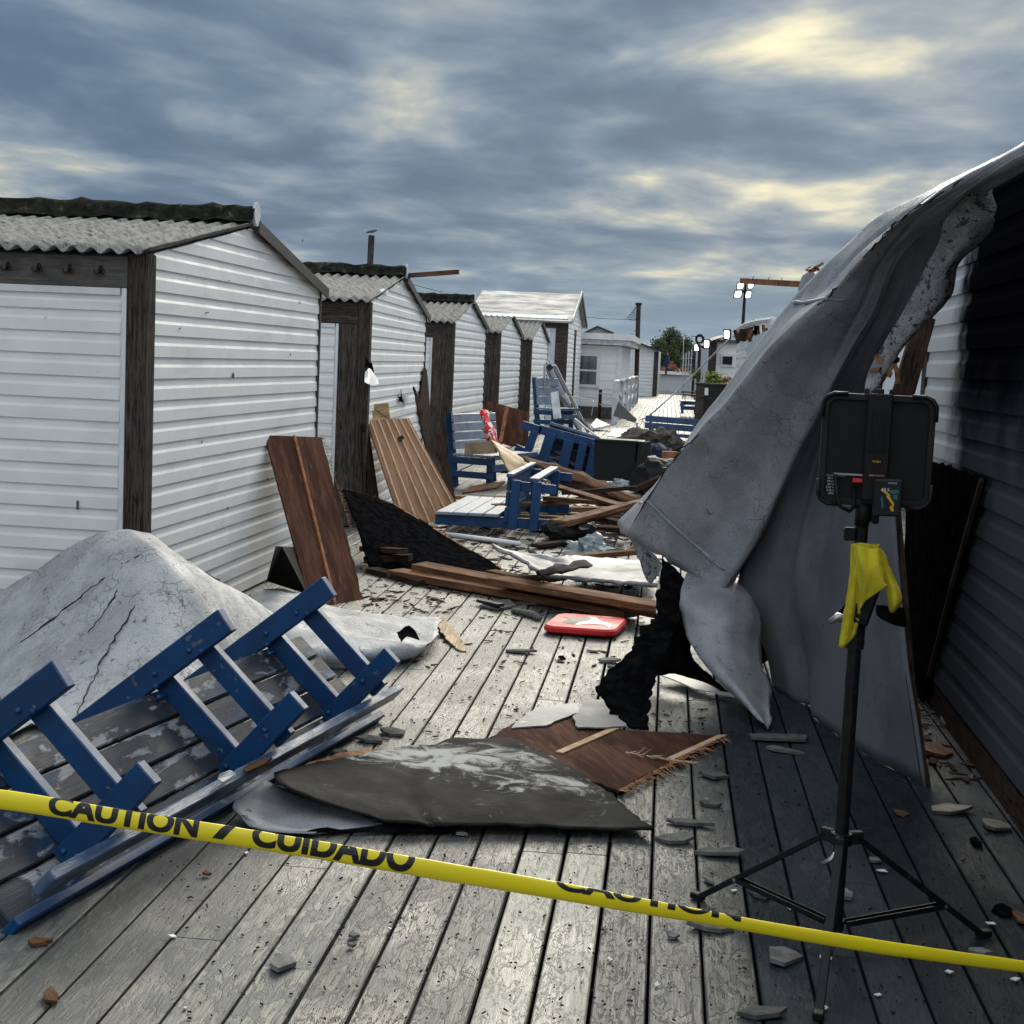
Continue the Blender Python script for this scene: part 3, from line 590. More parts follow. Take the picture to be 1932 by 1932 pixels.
# scorched stud and split wood showing between the membrane and the wall
p = MB(); p.board(P(1745, 600, 7.6), P(1690, 790, 7.0), .10, .04, (0, -1, 0)); tag(p.build('scorched_stud', 'plankd', bevel=.003), 'scorched timber stud slanting down beside the granular membrane edge', 'timber')
p = MB()
for i in range(9):
    q = P(1690-i*3+random.uniform(-5, 5), 690+random.uniform(-12, 14), 6.5); p.board(q, q+V((random.uniform(-.10, .06), 0, random.uniform(-.07, .07))), .02, .006, (0, -1, 0))
tag(p.build('splintered_wood', 'splint'), 'small burst of orange splintered wood above the work light', 'wood')

# ---------------------------------------------------------------- the big roofing membrane
mem = thing('roofing_membrane', 'huge grey roofing membrane torn off the right roof, hanging folded down to the deck', 'roofing sheet', G(1742, 1488))
S_ = [(1985, 250, 5.2), (1932, 276, 5.5), (1828, 327, 5.9), (1726, 378, 6.3), (1649, 413, 6.6), (1598, 461, 6.8), (1536, 523, 7.05), (1490, 574, 7.25), (1413, 672, 7.6), (1331, 784, 7.95), (1280, 856, 8.15), (1228, 923, 8.3), (1167, 984, 8.45)]
C_ = [(1985, 256, 5.1), (1932, 282, 5.4), (1826, 338, 5.7), (1737, 392, 6.0), (1682, 436, 6.2), (1632, 492, 6.4), (1582, 548, 6.6), (1533, 597, 6.75), (1466, 663, 7.05), (1387, 758, 7.4), (1327, 825, 7.6), (1272, 882, 7.8), (1195, 1012, 8.15)]
B_ = [(1985, 270, 5.2), (1932, 297, 5.4), (1830, 355, 5.75), (1778, 405, 6.1), (1722, 452, 6.3), (1680, 505, 6.45), (1648, 590, 6.65), (1606, 661, 6.8), (1558, 748, 7.0), (1508, 843, 7.2), (1462, 945, 7.35), (1412, 1040, 7.5), (1360, 1118, 7.6)]
rows = []
for i in range(13):
    s0, c0, b0 = P(*S_[i]), P(*C_[i]), P(*B_[i])
    w_ = (s0-b0).length
    out = V((-.25, -1, .1)).normalized()
    c0 = c0+out*w_*.13*min(1, i/3); m1 = s0.lerp(c0, .5)-V((0, 0, 1))*w_*.02; m2 = c0.lerp(b0, .33)+out*w_*.02; m3 = c0.lerp(b0, .7)-out*w_*.015
    back = s0+V((.10, .16, -.10))*min(1, w_*3+.2)
    tk = b0+V((.05, .12, .03))*min(1, w_*2+.1)
    rows.append([back, s0, m1, c0, m2, m3, b0, tk])
def tri(x): return 2*abs((x % 1)-.5)*2-1
def foldA(s, t): return ((.008*tri(t*1.7+s*1.1)+.006*tri(s*5+t*1.3))*min(1, s*3)+.022*max(0, 1-abs(t-.66-.5*(s-.4))/.03)*max(0, 1-abs(s-.42)*4)+.02*max(0, 1-abs(t-.30+.12*(s-.5))/.03)*max(0, 1-abs(s-.35)*3.5))*(1 if .15 < t < .9 else 0)
p = MB(); patch(p, rows, 9, 8, .007, .014, 1.6, .022, 'b', 1, 12, foldA, True); p.build('folded_roll', 'memb', mem, smooth=True)
CK = []
rc = random.Random(9)
for i in range(1, 13):
    c_ = rows[i][3]+V((-.25, -1, .3)).normalized()*.004
    CK.append(c_)
for (i0_, i1_) in ((2, 5), (6, 12)):
    pts = crline(CK[i0_-1:i1_], 9); pts = [q+V((rc.uniform(-.006, .006), 0, rc.uniform(-.008, .006))) for q in pts]
    p = MB(); p.tube(pts, [.0015+.004*rc.random() for _ in pts], 5); p.build('crease_crack', 'grey', mem)
# raised seams across the roll
def onA(i, t_, off=.008):
    i0 = int(min(11.999, i)); f = i-i0
    a = [x.lerp(y, f) for x, y in zip(rows[i0], rows[i0+1])]; k_ = t_*(len(a)-1); k0 = min(len(a)-2, int(k_)); return a[k0].lerp(a[k0+1], k_-k0)+V((-.2, -1, .2)).normalized()*(off+.012)
for (ia, ta, ib, tb) in ((6.9, .17, 6.1, .60), (11.4, .20, 11.6, .82)):
    p = MB(); p.tube([onA(ia+(ib-ia)*q/14, ta+(tb-ta)*q/14, .004*math.sin(q*2.1)) for q in range(15)], [.008+.003*math.sin(q*1.7) for q in range(15)], 6); p.build('seam', 'memb', mem, smooth=True)
R = [[(1742, 425, 6.32), (1758, 412, 6.24), (1780, 398, 6.20), (1806, 352, 6.05)],
     [(1668, 500, 6.62), (1700, 490, 6.52), (1745, 470, 6.42), (1790, 440, 6.30)],
     [(1638, 600, 6.80), (1670, 585, 6.72), (1708, 560, 6.60), (1756, 520, 6.45)],
     [(1590, 690, 6.98), (1630, 680, 6.92), (1672, 665, 6.80), (1708, 635, 6.60)],
     [(1538, 785, 7.25), (1590, 778, 7.20), (1630, 765, 7.00), (1668, 735, 6.65)],
     [(1480, 905, 7.45), (1545, 900, 7.35), (1612, 895, 7.00), (1680, 885, 6.50)],
     [(1425, 1030, 7.65), (1515, 1025, 7.30), (1608, 1020, 6.85), (1692, 1010, 6.35)],
     [(1400, 1110, 7.70), (1505, 1130, 7.25), (1610, 1140, 6.75), (1703, 1150, 6.20)],
     [(1448, 1225, 7.65), (1520, 1250, 7.20), (1622, 1270, 6.60), (1714, 1285, 6.05)]]
bot = [G(1462, 1297), G(1532, 1352), G(1640, 1424), G(1744, 1488)]
grid = [[P(*q) for q in r] for r in R]+[bot]
def foldB(s, t): return .09*max(0, 1-abs(t-.20-.05*s)/.07)*min(1, max(0, (s-.35)*2.5))+.05*max(0, 1-abs(t-.62+.25*s)/.06)*max(0, 1-abs(s-.45)*2.2)+.014*tri(t*1.3+s*.7)
p = MB(); patch(p, grid, 6, 10, .007, .012, 1.3, .012, 'lb', 2, 10, foldB); p.build('hanging_panel', 'memb_shade', mem, smooth=True)
p = MB(); es = [grid[i][3]+V((.012, .03, 0)) for i in range(5, 10)]
for a_, b_ in zip(es, es[1:]): p.board(a_, b_, .035, .012, (0, -1, 0))
p.build('edge_batten', 'plankd', mem)
Fd = [[(1796, 360, 6.02), (1835, 342, 5.98), (1866, 326, 5.95)], [(1786, 405, 6.12), (1845, 392, 6.02), (1882, 398, 6.02)], [(1770, 460, 6.25), (1830, 440, 6.15), (1862, 440, 6.2)], [(1738, 522, 6.35), (1785, 505, 6.25), (1806, 497, 6.35)],
      [(1706, 588, 6.42), (1762, 572, 6.32), (1790, 556, 6.4)], [(1674, 640, 6.5), (1722, 625, 6.42), (1745, 607, 6.5)], [(1642, 700, 6.55), (1680, 683, 6.5), (1702, 655, 6.55)], [(1632, 742, 6.5), (1642, 740, 6.5), (1656, 738, 6.55)]]
p = MB(); patch(p, [[P(*q) for q in r] for r in Fd], 6, 6, .007, .015, 4, .022, 'r', 4, 9); p.build('granular_edge', 'granule', mem, smooth=True)
T_ = [[(1290, 1078, 7.72), (1330, 1084, 7.72), (1380, 1092, 7.72), (1415, 1108, 7.7), (1432, 1130, 7.7)], [(1283, 1130, 7.5), (1325, 1150, 7.4), (1375, 1160, 7.35), (1415, 1172, 7.4), (1440, 1180, 7.5)], [(1289, 1175, 7.45), (1325, 1190, 7.3), (1370, 1200, 7.25), (1405, 1208, 7.3), (1437, 1215, 7.4)],
      [(1303, 1215, 7.3), (1335, 1235, 7.15), (1375, 1245, 7.1), (1410, 1250, 7.15), (1437, 1250, 7.25)], [(1335, 1258, 7.1), (1365, 1275, 6.95), (1395, 1285, 6.95), (1425, 1288, 7.0), (1455, 1290, 7.1)], [(1375, 1300, 6.9), (1398, 1312, 6.8), (1415, 1320, 6.8), (1435, 1325, 6.85), (1453, 1325, 6.9)], [(1432, 1358, 6.7), (1440, 1366, 6.68), (1445, 1371, 6.67), (1449, 1373, 6.67), (1452, 1368, 6.7)]]
p = MB(); patch(p, [[P(*q) for q in r] for r in T_], 5, 4, .007, .008, 3, .022, 'lrb', 6, 16, lambda s, t: .010*tri(t*.9+.3*s), True); p.build('torn_flap', 'memb', mem, smooth=True)
K_ = [[(1172, 982, 8.5), (1195, 1005, 8.45), (1225, 1035, 8.4), (1250, 1064, 8.3)], [(1190, 1015, 8.5), (1210, 1035, 8.4), (1228, 1050, 8.35), (1249, 1072, 8.3)], [(1205, 1050, 8.45), (1218, 1062, 8.4), (1232, 1072, 8.35), (1243, 1082, 8.3)], [(1222, 1095, 8.4), (1226, 1100, 8.38), (1230, 1102, 8.36), (1232, 1100, 8.34)]]
p = MB(); patch(p, [[P(*q) for q in r] for r in K_], 4, 4, .006, .01, 4, .02, 'lrb', 8, 14); p.build('granular_corner', 'granule', mem, smooth=True)
# charred felt hanging below the roll
def strip(name, rws, mat, lab, cat, seed, rag=.03, par=None, amp=.02, sub=4):
    p = MB(); patch(p, [[P(*q) for q in r] for r in rws], sub*2, sub*2, .012, amp, 5, rag*.55, 'lrtb', seed, 13)
    o = p.build(name, mat, par, smooth=True)
    return o if par is not None else tag(o, lab, cat)
strip('charred_strip', [[(1250, 1062, 7.9), (1272, 1078, 7.8), (1298, 1103, 7.7)], [(1243, 1120, 7.6), (1265, 1135, 7.55), (1290, 1150, 7.5)], [(1235, 1165, 7.4), (1253, 1178, 7.35), (1272, 1195, 7.3)], [(1205, 1195, 7.2), (1232, 1210, 7.15), (1258, 1225, 7.1)], [(1190, 1232, 7.0), (1218, 1245, 6.95), (1248, 1262, 6.95)],
      [(1150, 1268, 6.9), (1190, 1285, 6.85), (1235, 1298, 6.85)], [(1125, 1300, 6.8), (1170, 1318, 6.75), (1226, 1325, 6.75)], [(1150, 1345, 6.66), (1185, 1352, 6.64), (1220, 1355, 6.66)], [(1158, 1366, 6.60), (1188, 1374, 6.55), (1224, 1378, 6.53)]], 'char', 'black charred felt strip standing on the brown plywood under the membrane tip', 'burnt felt', 11, .05)
strip('charred_strip', [[(1285, 1110, 7.75), (1292, 1112, 7.75), (1300, 1115, 7.75)], [(1275, 1170, 7.6), (1287, 1178, 7.6), (1300, 1185, 7.6)], [(1255, 1215, 7.5), (1278, 1222, 7.5), (1305, 1235, 7.5)], [(1240, 1252, 7.4), (1280, 1262, 7.4), (1335, 1275, 7.4)], [(1235, 1270, 7.4), (1290, 1272, 7.4), (1375, 1310, 7.3)]], 'char', 'black charred felt scrap hanging between the burnt strip and the torn grey flap', 'burnt felt', 12, .02)
strip('charred_backing', [[(1300, 1100, 7.8), (1370, 1100, 7.8), (1424, 1108, 7.8)], [(1320, 1150, 7.8), (1412, 1150, 7.75), (1424, 1155, 7.75)], [(1340, 1190, 7.8), (1420, 1190, 7.8), (1446, 1192, 7.8)], [(1350, 1225, 7.8), (1430, 1225, 7.8), (1458, 1222, 7.8)], [(1380, 1248, 7.8), (1432, 1252, 7.8), (1452, 1243, 7.8)]], 'char', 'black charred backing showing through the hole beside the torn grey flap', 'burnt felt', 13, .012)
strip('pale_strip', [[(1248, 1066, 8.2), (1256, 1072, 8.2), (1262, 1080, 8.2)], [(1238, 1120, 8.0), (1246, 1125, 8.0), (1254, 1130, 8.0)], [(1238, 1165, 7.8), (1241, 1165, 7.8), (1245, 1165, 7.8)]], 'siding', 'narrow pale siding strip hanging beside the black charred strip', 'siding strip', 14, .006, amp=.003)
strip('torn_tatter', [[(1595, 1138, 6.3), (1605, 1140, 6.3), (1618, 1135, 6.3)], [(1580, 1156, 6.3), (1592, 1160, 6.3), (1604, 1160, 6.3)], [(1562, 1170, 6.3), (1566, 1171, 6.3), (1570, 1170, 6.3)]], 'char', 'small black tatter sticking out behind the yellow towel', 'burnt felt', 15, .008)
strip('torn_tatter', [[(1652, 1140, 6.0), (1675, 1142, 6.0), (1705, 1145, 6.0)], [(1655, 1162, 6.0), (1678, 1164, 6.0), (1708, 1172, 6.0)], [(1672, 1172, 6.0), (1686, 1178, 6.0), (1707, 1182, 6.0)]], 'char', 'black tatter on the hanging panel to the right of the light stand clamp', 'burnt felt', 16, .01)

# ---------------------------------------------------------------- membrane lying under the front bench (left)
LM = [[(-60, 1170, 7.45), (0, 1118, 7.40), (70, 1075, 7.35), (135, 1035, 7.3), (190, 1005, 7.28), (240, 999, 7.25), (284, 1006, 7.32), (306, 1022, 7.45)],
      [(-60, 1235, 7.05), (8, 1180, 7.02), (80, 1132, 7.0), (148, 1090, 6.97), (210, 1052, 6.95), (275, 1030, 6.98), (335, 1050, 7.08), (372, 1074, 7.35)],
      [(-60, 1310, 6.6), (18, 1255, 6.6), (95, 1205, 6.62), (170, 1160, 6.65), (248, 1115, 6.68), (330, 1085, 6.8), (405, 1094, 7.15), (462, 1124, 7.6)],
      [(-60, 1380, 6.15), (28, 1325, 6.2), (115, 1280, 6.25), (205, 1235, 6.35), (300, 1190, 6.5), (390, 1155, 6.75), (470, 1160, 7.25), (522, 1166, 7.9)]]
grid = [[P(*q) for q in r] for r in LM]+[[G(-60, 1430, .03), G(60, 1368, .03), G(160, 1375, .03), G(270, 1360, .03), G(380, 1330, .03), G(470, 1290, .03), G(530, 1250, .02), G(560, 1215, .02)]]
def onL(s_, t_, off=.006):
    a_, b_ = min(3.999, s_*4), min(6.999, t_*7); i, j = int(a_), int(b_); f, h_ = a_-i, b_-j
    return grid[i][j].lerp(grid[i][j+1], h_).lerp(grid[i+1][j].lerp(grid[i+1][j+1], h_), f)+V((0, -.35, 1)).normalized()*off
LG = [[onL(.45, .0), onL(.42, .25), onL(.36, .5), onL(.30, .72), onL(.22, .98)], [onL(.95, .28), onL(.75, .42), onL(.55, .60), onL(.42, .78), onL(.40, .97)], [onL(.60, .40), onL(.45, .55), onL(.32, .60), onL(.12, .78)]]
p = MB(); patch(p, grid, 7, 6, .007, .012, 2.2, .02, 'trb', 21, 8, lambda s, t: .022*tri(t*1.9+s*.5)*min(1, s*3)*.5, True)
fmL = None
tag(p.build('fallen_membrane', 'membl', smooth=True), 'big crumpled silver grey membrane sloping up against the nearest hut behind the front bench', 'roofing sheet')
fmL = sc.collection.objects[-1]
for q_ in LG:
    pts = crline(q_, 14); p = MB(); p.tube([x+V((rc.uniform(-.008, .008), rc.uniform(-.008, .008), .004)) for x in pts], [.002+.0035*rc.random() for _ in pts], 5); p.build('crease_crack', 'grey', fmL)
L2_ = [[(468, 1122, 8.9), (500, 1108, 8.9), (560, 1118, 8.9), (630, 1142, 8.8), (700, 1158, 8.7), (770, 1163, 8.6), (829, 1163, 8.6)], [(480, 1150, 8.3), (520, 1140, 8.3), (590, 1150, 8.2), (660, 1168, 8.1), (720, 1180, 8.1), (780, 1182, 8.15), (828, 1178, 8.2)],
       [(500, 1190, 7.8), (540, 1180, 7.7), (610, 1188, 7.7), (680, 1200, 7.7), (730, 1205, 7.75), (785, 1205, 7.85), (818, 1198, 7.95)], [(520, 1225, 7.4), (570, 1222, 7.3), (630, 1228, 7.35), (690, 1232, 7.4), (730, 1232, 7.5), (775, 1228, 7.6), (800, 1222, 7.7)]]
grid = [[P(*q) for q in r] for r in L2_]+[[G(530, 1262, .01), G(590, 1258, .01), G(650, 1258, .01), G(700, 1250, .01), G(740, 1243, .01), G(780, 1236, .01), G(802, 1226, .01)]]
p = MB(); patch(p, grid, 6, 5, .007, .035, 2.6, .03, 'trb', 25, 8)
fm = tag(p.build('fallen_membrane', 'membl', smooth=True), 'smaller pale membrane piece with a black torn hole ending in a point on the deck', 'roofing sheet')
p = MB(); p.prism(ragpoly([P(748, 1193, 7.62), P(772, 1180, 7.7), (P(785, 1192, 7.7)), P(792, 1208, 7.62), P(780, 1204, 7.62), P(768, 1200, 7.6), P(757, 1212, 7.55)], .01, .02, (0, -1, 0), 5), (0, -1, .5), .004)
p.build('torn_hole_lining', 'char', fm)
p = MB(); p.prism(ragpoly([G(500, 1105, .25), G(520, 1030, .5)-V((0, 0, 0)), P(556, 1032, 9.6), P(578, 1120, 9.0), P(540, 1105, 9.2), P(505, 1092, 9.4)], .01, .05, (0, -1, 0), 8), (0, -1, .3), .01)
tag(p.build('black_felt_scrap', 'felt'), 'crumpled black felt scrap wedged between the nearest hut and the brown plywood', 'felt')

# ---------------------------------------------------------------- benches
def basis(p, y, loc):
    p = V(p).normalized(); y = V(y).normalized(); y = (y-p*y.dot(p)).normalized(); q = p.cross(y)
    return Matrix(((p.x, y.x, q.x, loc[0]), (p.y, y.y, q.y, loc[1]), (p.z, y.z, q.z, loc[2]), (0, 0, 0, 1)))
def bench(L, frames, label, Mx, sd=.46, sh=.42, bh=.44, seat_m='slatt', back_m='slatt', frame_m='blue', bolts=True, slant=.16, ns=3, nb=3, apron=True, over=.0, top='bluew', apz=.155, few=.06):
    t = bpy.data.objects.new('bench', None); sc.collection.objects.link(t); t.matrix_world = Mx; t['_o'] = (0., 0., 0.)
    tag(t, label, 'bench', 'blue slatted benches thrown about the deck')
    dn_ = (V((0, 0, 1))+V((-slant, 0, 0))).normalized()
    for fi, y in enumerate(frames):
        T = .042; wd = .095; ft = lambda z_: -slant*z_
        def brd(name, a, b, w__, off, n=(0, 1, 0)):
            p = MB(); p.board((a[0], y+off, a[1]), (b[0], y+off, b[1]), w__, T, n); p.build(name, frame_m, t, bevel=.004)
        brd('upright', (0.02, 0), (0.02+ft(sh+bh), sh+bh), wd, 0)
        brd('front_leg', (sd-.06, 0), (sd-.06, sh-.035), wd*.9, 0)
        brd('seat_rail', (-.06, sh-.08), (sd-.005, sh-.08), wd*.9, -T-.002)
        brd('stretcher', (-.05, .165), (sd-.0, .165), wd*.85, -T-.002)
        if bolts:
            for (bx, bz) in ((.0, sh-.07), (-.035, sh-.10), (.035, sh-.05), (.0, .185), (.035, .15), (sd-.08, sh-.07), (sd-.04, sh-.095), (sd-.07, .17)):
                p = MB(); y0_, y1_ = y-T*1.5-.002, y+T*.5; p.tube([(bx, y0_-.011, bz), (bx, y0_-.007, bz), (bx, y0_, bz), (bx, y1_, bz), (bx, y1_+.007, bz), (bx, y1_+.011, bz)], [.005, .010, .0115, .0115, .010, .005], 8); p.build('bolt', frame_m, t, smooth=True)
    gp = .012; ws = (sd+.03-gp*(ns-1))/ns
    for i in range(ns):
        p = MB(); x0 = .0+i*(ws+gp); p.board((x0+ws/2, -over, sh-.015), (x0+ws/2, L+over, sh-.015), ws, .034, (0, 0, 1)); p.build('seat_slat', seat_m, t, bevel=.005)
    wb = (bh-.06-gp*(nb-1))/nb
    for i in range(nb):
        z_ = sh+.05+i*(wb+gp)+wb/2; p = MB(); xx = .02-slant*z_+.047+.017; p.board((xx, -over, z_), (xx, L+over, z_), wb, .03, (1, 0, slant)); p.build('back_slat', back_m, t, bevel=.005)
    if apron:
        p = MB(); p.board((sd+.012, 0, sh-apz), (sd+.012, L, sh-apz), .085, .036, (1, 0, 0)); p.build('apron', top, t, bevel=.004)
        p = MB(); p.board((sd+.034, -.02, sh-.018), (sd+.034, L+.02, sh-.018), few, .032, (1, 0, 0)); p.build('front_edge', 'blue' if few > .08 else top, t, bevel=.005)
    return t
ang = math.radians(10.2); ey = V((math.sin(ang), math.cos(ang), 0)); ex = V((ey.y, -ey.x, 0)); Z = V((0, 0, 1)); ta = math.radians(48)
pp = ex*math.sin(ta)-Z*math.cos(ta); far = V((-1.44, 5.98, .665))+ey*.37
FB = bench(2.62, (.37, 1.27, 2.28), 'big blue bench tipped onto its face in the foreground, legs in the air', basis(pp, -ey, far), seat_m='slatu', back_m='slatu', sd=.47, sh=.45, bh=.42, slant=.17, apz=.19, few=.10, ns=4)
def tilt(a, ax): return Matrix.Rotation(a, 3, ax)
a_ = math.radians(18); bench(1.25, (.06, 1.18), 'upright blue bench with pale slats and a red striped cloth over its back', basis((math.cos(a_), -math.sin(a_), 0), (math.sin(a_), math.cos(a_), 0), (-2.87, 18.4, 0)), sd=.56, bh=.50, slant=.13, ns=4, nb=4, bolts=False)
bench(1.7, (.06, 1.62), 'blue bench lying on its back in mid deck, seat standing upright', basis((0.05, 0, 1), (0.02, 1, 0), (-1.15, 13.35, .12)), sd=.40, sh=.44, bh=.64, slant=.06, nb=4, ns=3, seat_m='blue', bolts=False, apz=.24, top='bluew')
tb_ = thing('bench', 'blue bench tipped on its side, its open lattice base towards the camera', 'bench', P(1040, 905, 20), 'blue slatted benches thrown about the deck')
def BQ(x, y, d=20.0): return P(801.9+x*.24414, 754.7+y*.24414, d)
for (nm, a, b, w_, d) in (('upright', (748, 190), (900, 235), .11, 20.0), ('upright', (880, 225), (1335, 345), .12, 20.0), ('upright', (695, 372), (1255, 625), .12, 19.98), ('seat_rail', (850, 240), (785, 425), .11, 19.95), ('seat_rail', (975, 255), (905, 480), .14, 19.95), ('seat_rail', (1115, 310), (1055, 560), .14, 19.95), ('seat_rail', (1225, 330), (1170, 600), .11, 19.95), ('front_leg', (1325, 335), (1262, 620), .13, 19.95)):
    p = MB(); p.board(BQ(*a, d), BQ(*b, d), w_, .05, (0, -1, 0)); p.build(nm, 'blue', tb_, bevel=.006)
for i in range(4):
    p = MB(); a, b = BQ(930+i*8, 265+i*85, 20.5), BQ(1310-i*12, 372+i*75, 20.5); p.board(a, b, .15, .03, (0, -1, 0)); p.build('seat_slat', 'slatu', tb_)
p = MB(); p.board(BQ(965, 200, 20.3), BQ(1345, 318, 20.3), .40, .05, (0, .25, 1)); p.build('seat_slat', 'bluew', tb_, bevel=.01)
p = MB(); p.prism([BQ(1345, 325, 20), BQ(1345, 325, 20.5), BQ(1275, 600, 20.5), BQ(1275, 600, 20)], (1, 0, 0), .04); p.build('side_panel', 'blue', tb_)
bench(2.3, (.1, 1.15, 2.2), 'long dark blue bench beyond the rubbish tub, partly behind the grey membrane', basis((0, -1, 0), (1, .05, -.03), P(1212, 853, 28.0)), sd=.5, sh=.40, bh=.30, slant=.3, frame_m='blue', seat_m='bluew', back_m='blue', nb=2, bolts=False)
a_ = math.radians(25); bench(.8, (.06, .72), 'narrow blue bench standing against the fifth hut behind the dark sheet', basis((math.cos(a_), -math.sin(a_), 0), (math.sin(a_), math.cos(a_), 0), P(1010, 812, 27.2)), sd=.4, bh=.55, slant=.13, bolts=False)
bench(1.6, (.1, 1.5), 'small dark blue bench far off beside the tall dark bin', basis((-1, 0, 0), (0, -1, 0), P(1312, 779, 50)), sd=.5, bh=.3, bolts=False)
# things lying on benches
p = MB(); p.hexa(P(908, 845, 18.1), (1, -.3, .12), (.3, 1, 0), (0, .1, 1), .20, .06, .075); tag(p.build('wood_block', 'wicker', bevel=.004), 'pale wooden block lying on the seat of the upright blue bench', 'block')
p = MB(); ro = [[(905, 770, 18.45), (912, 771, 18.5), (920, 774, 18.55)], [(908, 795, 18.3), (917, 795, 18.2), (925, 796, 18.35)], [(916, 820, 18.2), (925, 818, 18.1), (933, 822, 18.3)], [(925, 838, 18.1), (934, 836, 18.0), (944, 840, 18.2)], [(935, 848, 18.0), (950, 843, 17.95), (966, 846, 18.1)]]
patch(p, [[P(*q) for q in r] for r in ro], 4, 4, .01, .05, 5, .03, 'lrtb', 31, 9); tag(p.build('striped_cloth', 'redcloth', smooth=True), 'red and white cloth slung over the back of the upright blue bench', 'cloth')
p = MB()
for (u, v, d, w_, h_) in ((420, 1467, 4.75, .05, .035),):
    p.prism([P(409, 1470, 4.62), P(413, 1460, 4.62), P(434, 1452, 4.7), P(441, 1457, 4.7), P(441, 1464, 4.7), P(420, 1476, 4.62)], (0, -1, .5), .03)
tag(p.build('foam_chunk', 'chip', bevel=.003), 'white foam chunk caught between the edges of the tipped foreground bench', 'foam')
p = MB(); p.prism([P(458, 1452, 4.8), P(470, 1440, 4.85), P(512, 1428, 4.95), P(500, 1440, 4.9), P(465, 1456, 4.8)], (0, -1, .7), .02); tag(p.build('wood_offcut', 'plank'), 'flat wood offcut caught in the foreground bench above the foam chunk', 'offcut')

# ---------------------------------------------------------------- work light on its tripod
XC, DC = .502, 4.15
def zz(v): return 1.62-(v-706)*DC/2800
LS = thing('light_stand', 'black tripod stand carrying the work light on the dark deck at right', 'tripod stand', (XC, DC, 0))
def ctube(name, z0, z1, r, mat, x=XC, y=DC, seg=14): p = MB(); p.tube([(x, y, z0), (x, y, z1)], r, seg); return p.build(name, mat, LS, smooth=False)
ctube('pole', .062, .92, .0195, 'black2'); ctube('pole', .92, 1.30, .011, 'steel')
ctube('collar', .865, .955, .026, 'grey'); ctube('collar_ring', .88, .888, .0275, 'black2'); ctube('collar_ring', .925, .933, .0275, 'black2')
ctube('grip', 1.02, 1.125, .0215, 'grey'); ctube('grip_ring', 1.065, 1.072, .0225, 'steel'); ctube('grip_ring', 1.045, 1.050, .0225, 'black2'); ctube('grip_ring', 1.10, 1.106, .0225, 'steel')
p = MB(); p.hexa((XC+.012, DC-.03, 1.0), (0.28, 0, 1), (1, 0, -.28), (0, 1, 0), .062, .030, .022); cl = p.build('clamp', 'black', LS, bevel=.006)
p = MB(); p.hexa((XC+.016, DC-.056, .995), (0.28, 0, 1), (1, 0, -.28), (0, 1, 0), .040, .017, .004); p.build('clamp_button', 'grey', cl, bevel=.002)
p = MB(); p.tube([(XC-.02, DC-.02, .945), (XC-.055, DC-.03, .955), (XC-.075, DC-.03, .940)], [.011, .013, .008], 8); p.build('wing_knob', 'steel', LS, smooth=True)
ctube('hub', .305, .338, .030, 'black2')
A3 = [math.radians(q) for q in (22.6, 142, -100)]
for a_ in A3:
    dr = V((math.cos(a_), math.sin(a_), 0)); c0 = V((XC, DC, 0)); tdir = V((-dr.y, dr.x, 0))
    h0 = c0+dr*.045+Z*.325; kn = c0+dr*.345+Z*.105; ft_ = c0+dr*.485+Z*.006
    p = MB(); p.board(h0, ft_, .024, .017, dr.cross(tdir)); lg = p.build('leg', 'black2', LS, bevel=.002)
    p = MB(); p.hexa(ft_+Z*.006, dr, tdir, Z, .022, .014, .010); p.build('rubber_foot', 'black', lg, bevel=.003)
    p = MB()
    for sg in (-1, 1): p.board(c0+dr*.03+tdir*sg*.011+Z*.072, kn+tdir*sg*.011, .004, .016, Z)
    p.build('brace', 'black2', LS)
    p = MB(); p.tube([kn-tdir*.016, kn+tdir*.016], .006, 8); p.build('rivet', 'steel', LS)
    p = MB(); p.hexa(c0+dr*.045+Z*.322, dr, tdir, Z, .020, .012, .018); p.build('bracket', 'grey', LS, bevel=.003)
p = MB(); p.tube([(XC-.015, DC-.05, .30), (XC-.03, DC-.065, .28), (XC-.055, DC-.06, .262)], [.006, .009, .006], 7); p.build('wing_knob', 'steel', LS, smooth=True)
ctube('lower_collar', .055, .085, .024, 'black2')
# floodlight head (seen from behind)
xl, yl, zc_ = XC+.022, DC, (zz(742)+zz(944))/2
WL = thing('work_light', 'square black rechargeable work light, seen from behind, on top of the tripod', 'work light', (xl, yl, zc_))
rz_ = Matrix.Rotation(math.radians(-4), 3, 'Z')
def rrect(w_, h_, r_, n=6):
    out = []
    for (sx, sy, a0) in ((1, 1, 0), (-1, 1, 90), (-1, -1, 180), (1, -1, 270)):
        for q in range(n+1): a = math.radians(a0+90*q/n); out.append((sx*(w_-r_)+r_*math.cos(a), sy*(h_-r_)+r_*math.sin(a)))
    return out
def wl(x, y, z): return V((xl, yl, zc_))+rz_ @ V((x, y, z))
nrm = rz_ @ V((0, -1, 0))
p = MB(); p.prism([wl(x, -.012, z) for x, z in rrect(.143, .145, .028)], nrm, .05); p.build('housing', 'black', WL, bevel=.004)
p = MB(); o_ = rrect(.150, .152, .034); i_ = rrect(.132, .134, .022); m_ = len(o_); vs = [wl(x, -.024, z) for x, z in o_]+[wl(x, -.024, z) for x, z in i_]+[wl(x, .03, z) for x, z in o_]+[wl(x, -.012, z) for x, z in i_]
fs = []
for j in range(m_): j2 = (j+1) % m_; fs += [(j, j2, m_+j2, m_+j), (j2, j, 2*m_+j, 2*m_+j2), (m_+j, m_+j2, 3*m_+j2, 3*m_+j)]
p.add(vs, fs); p.build('bumper_frame', 'grey', WL, bevel=.002)
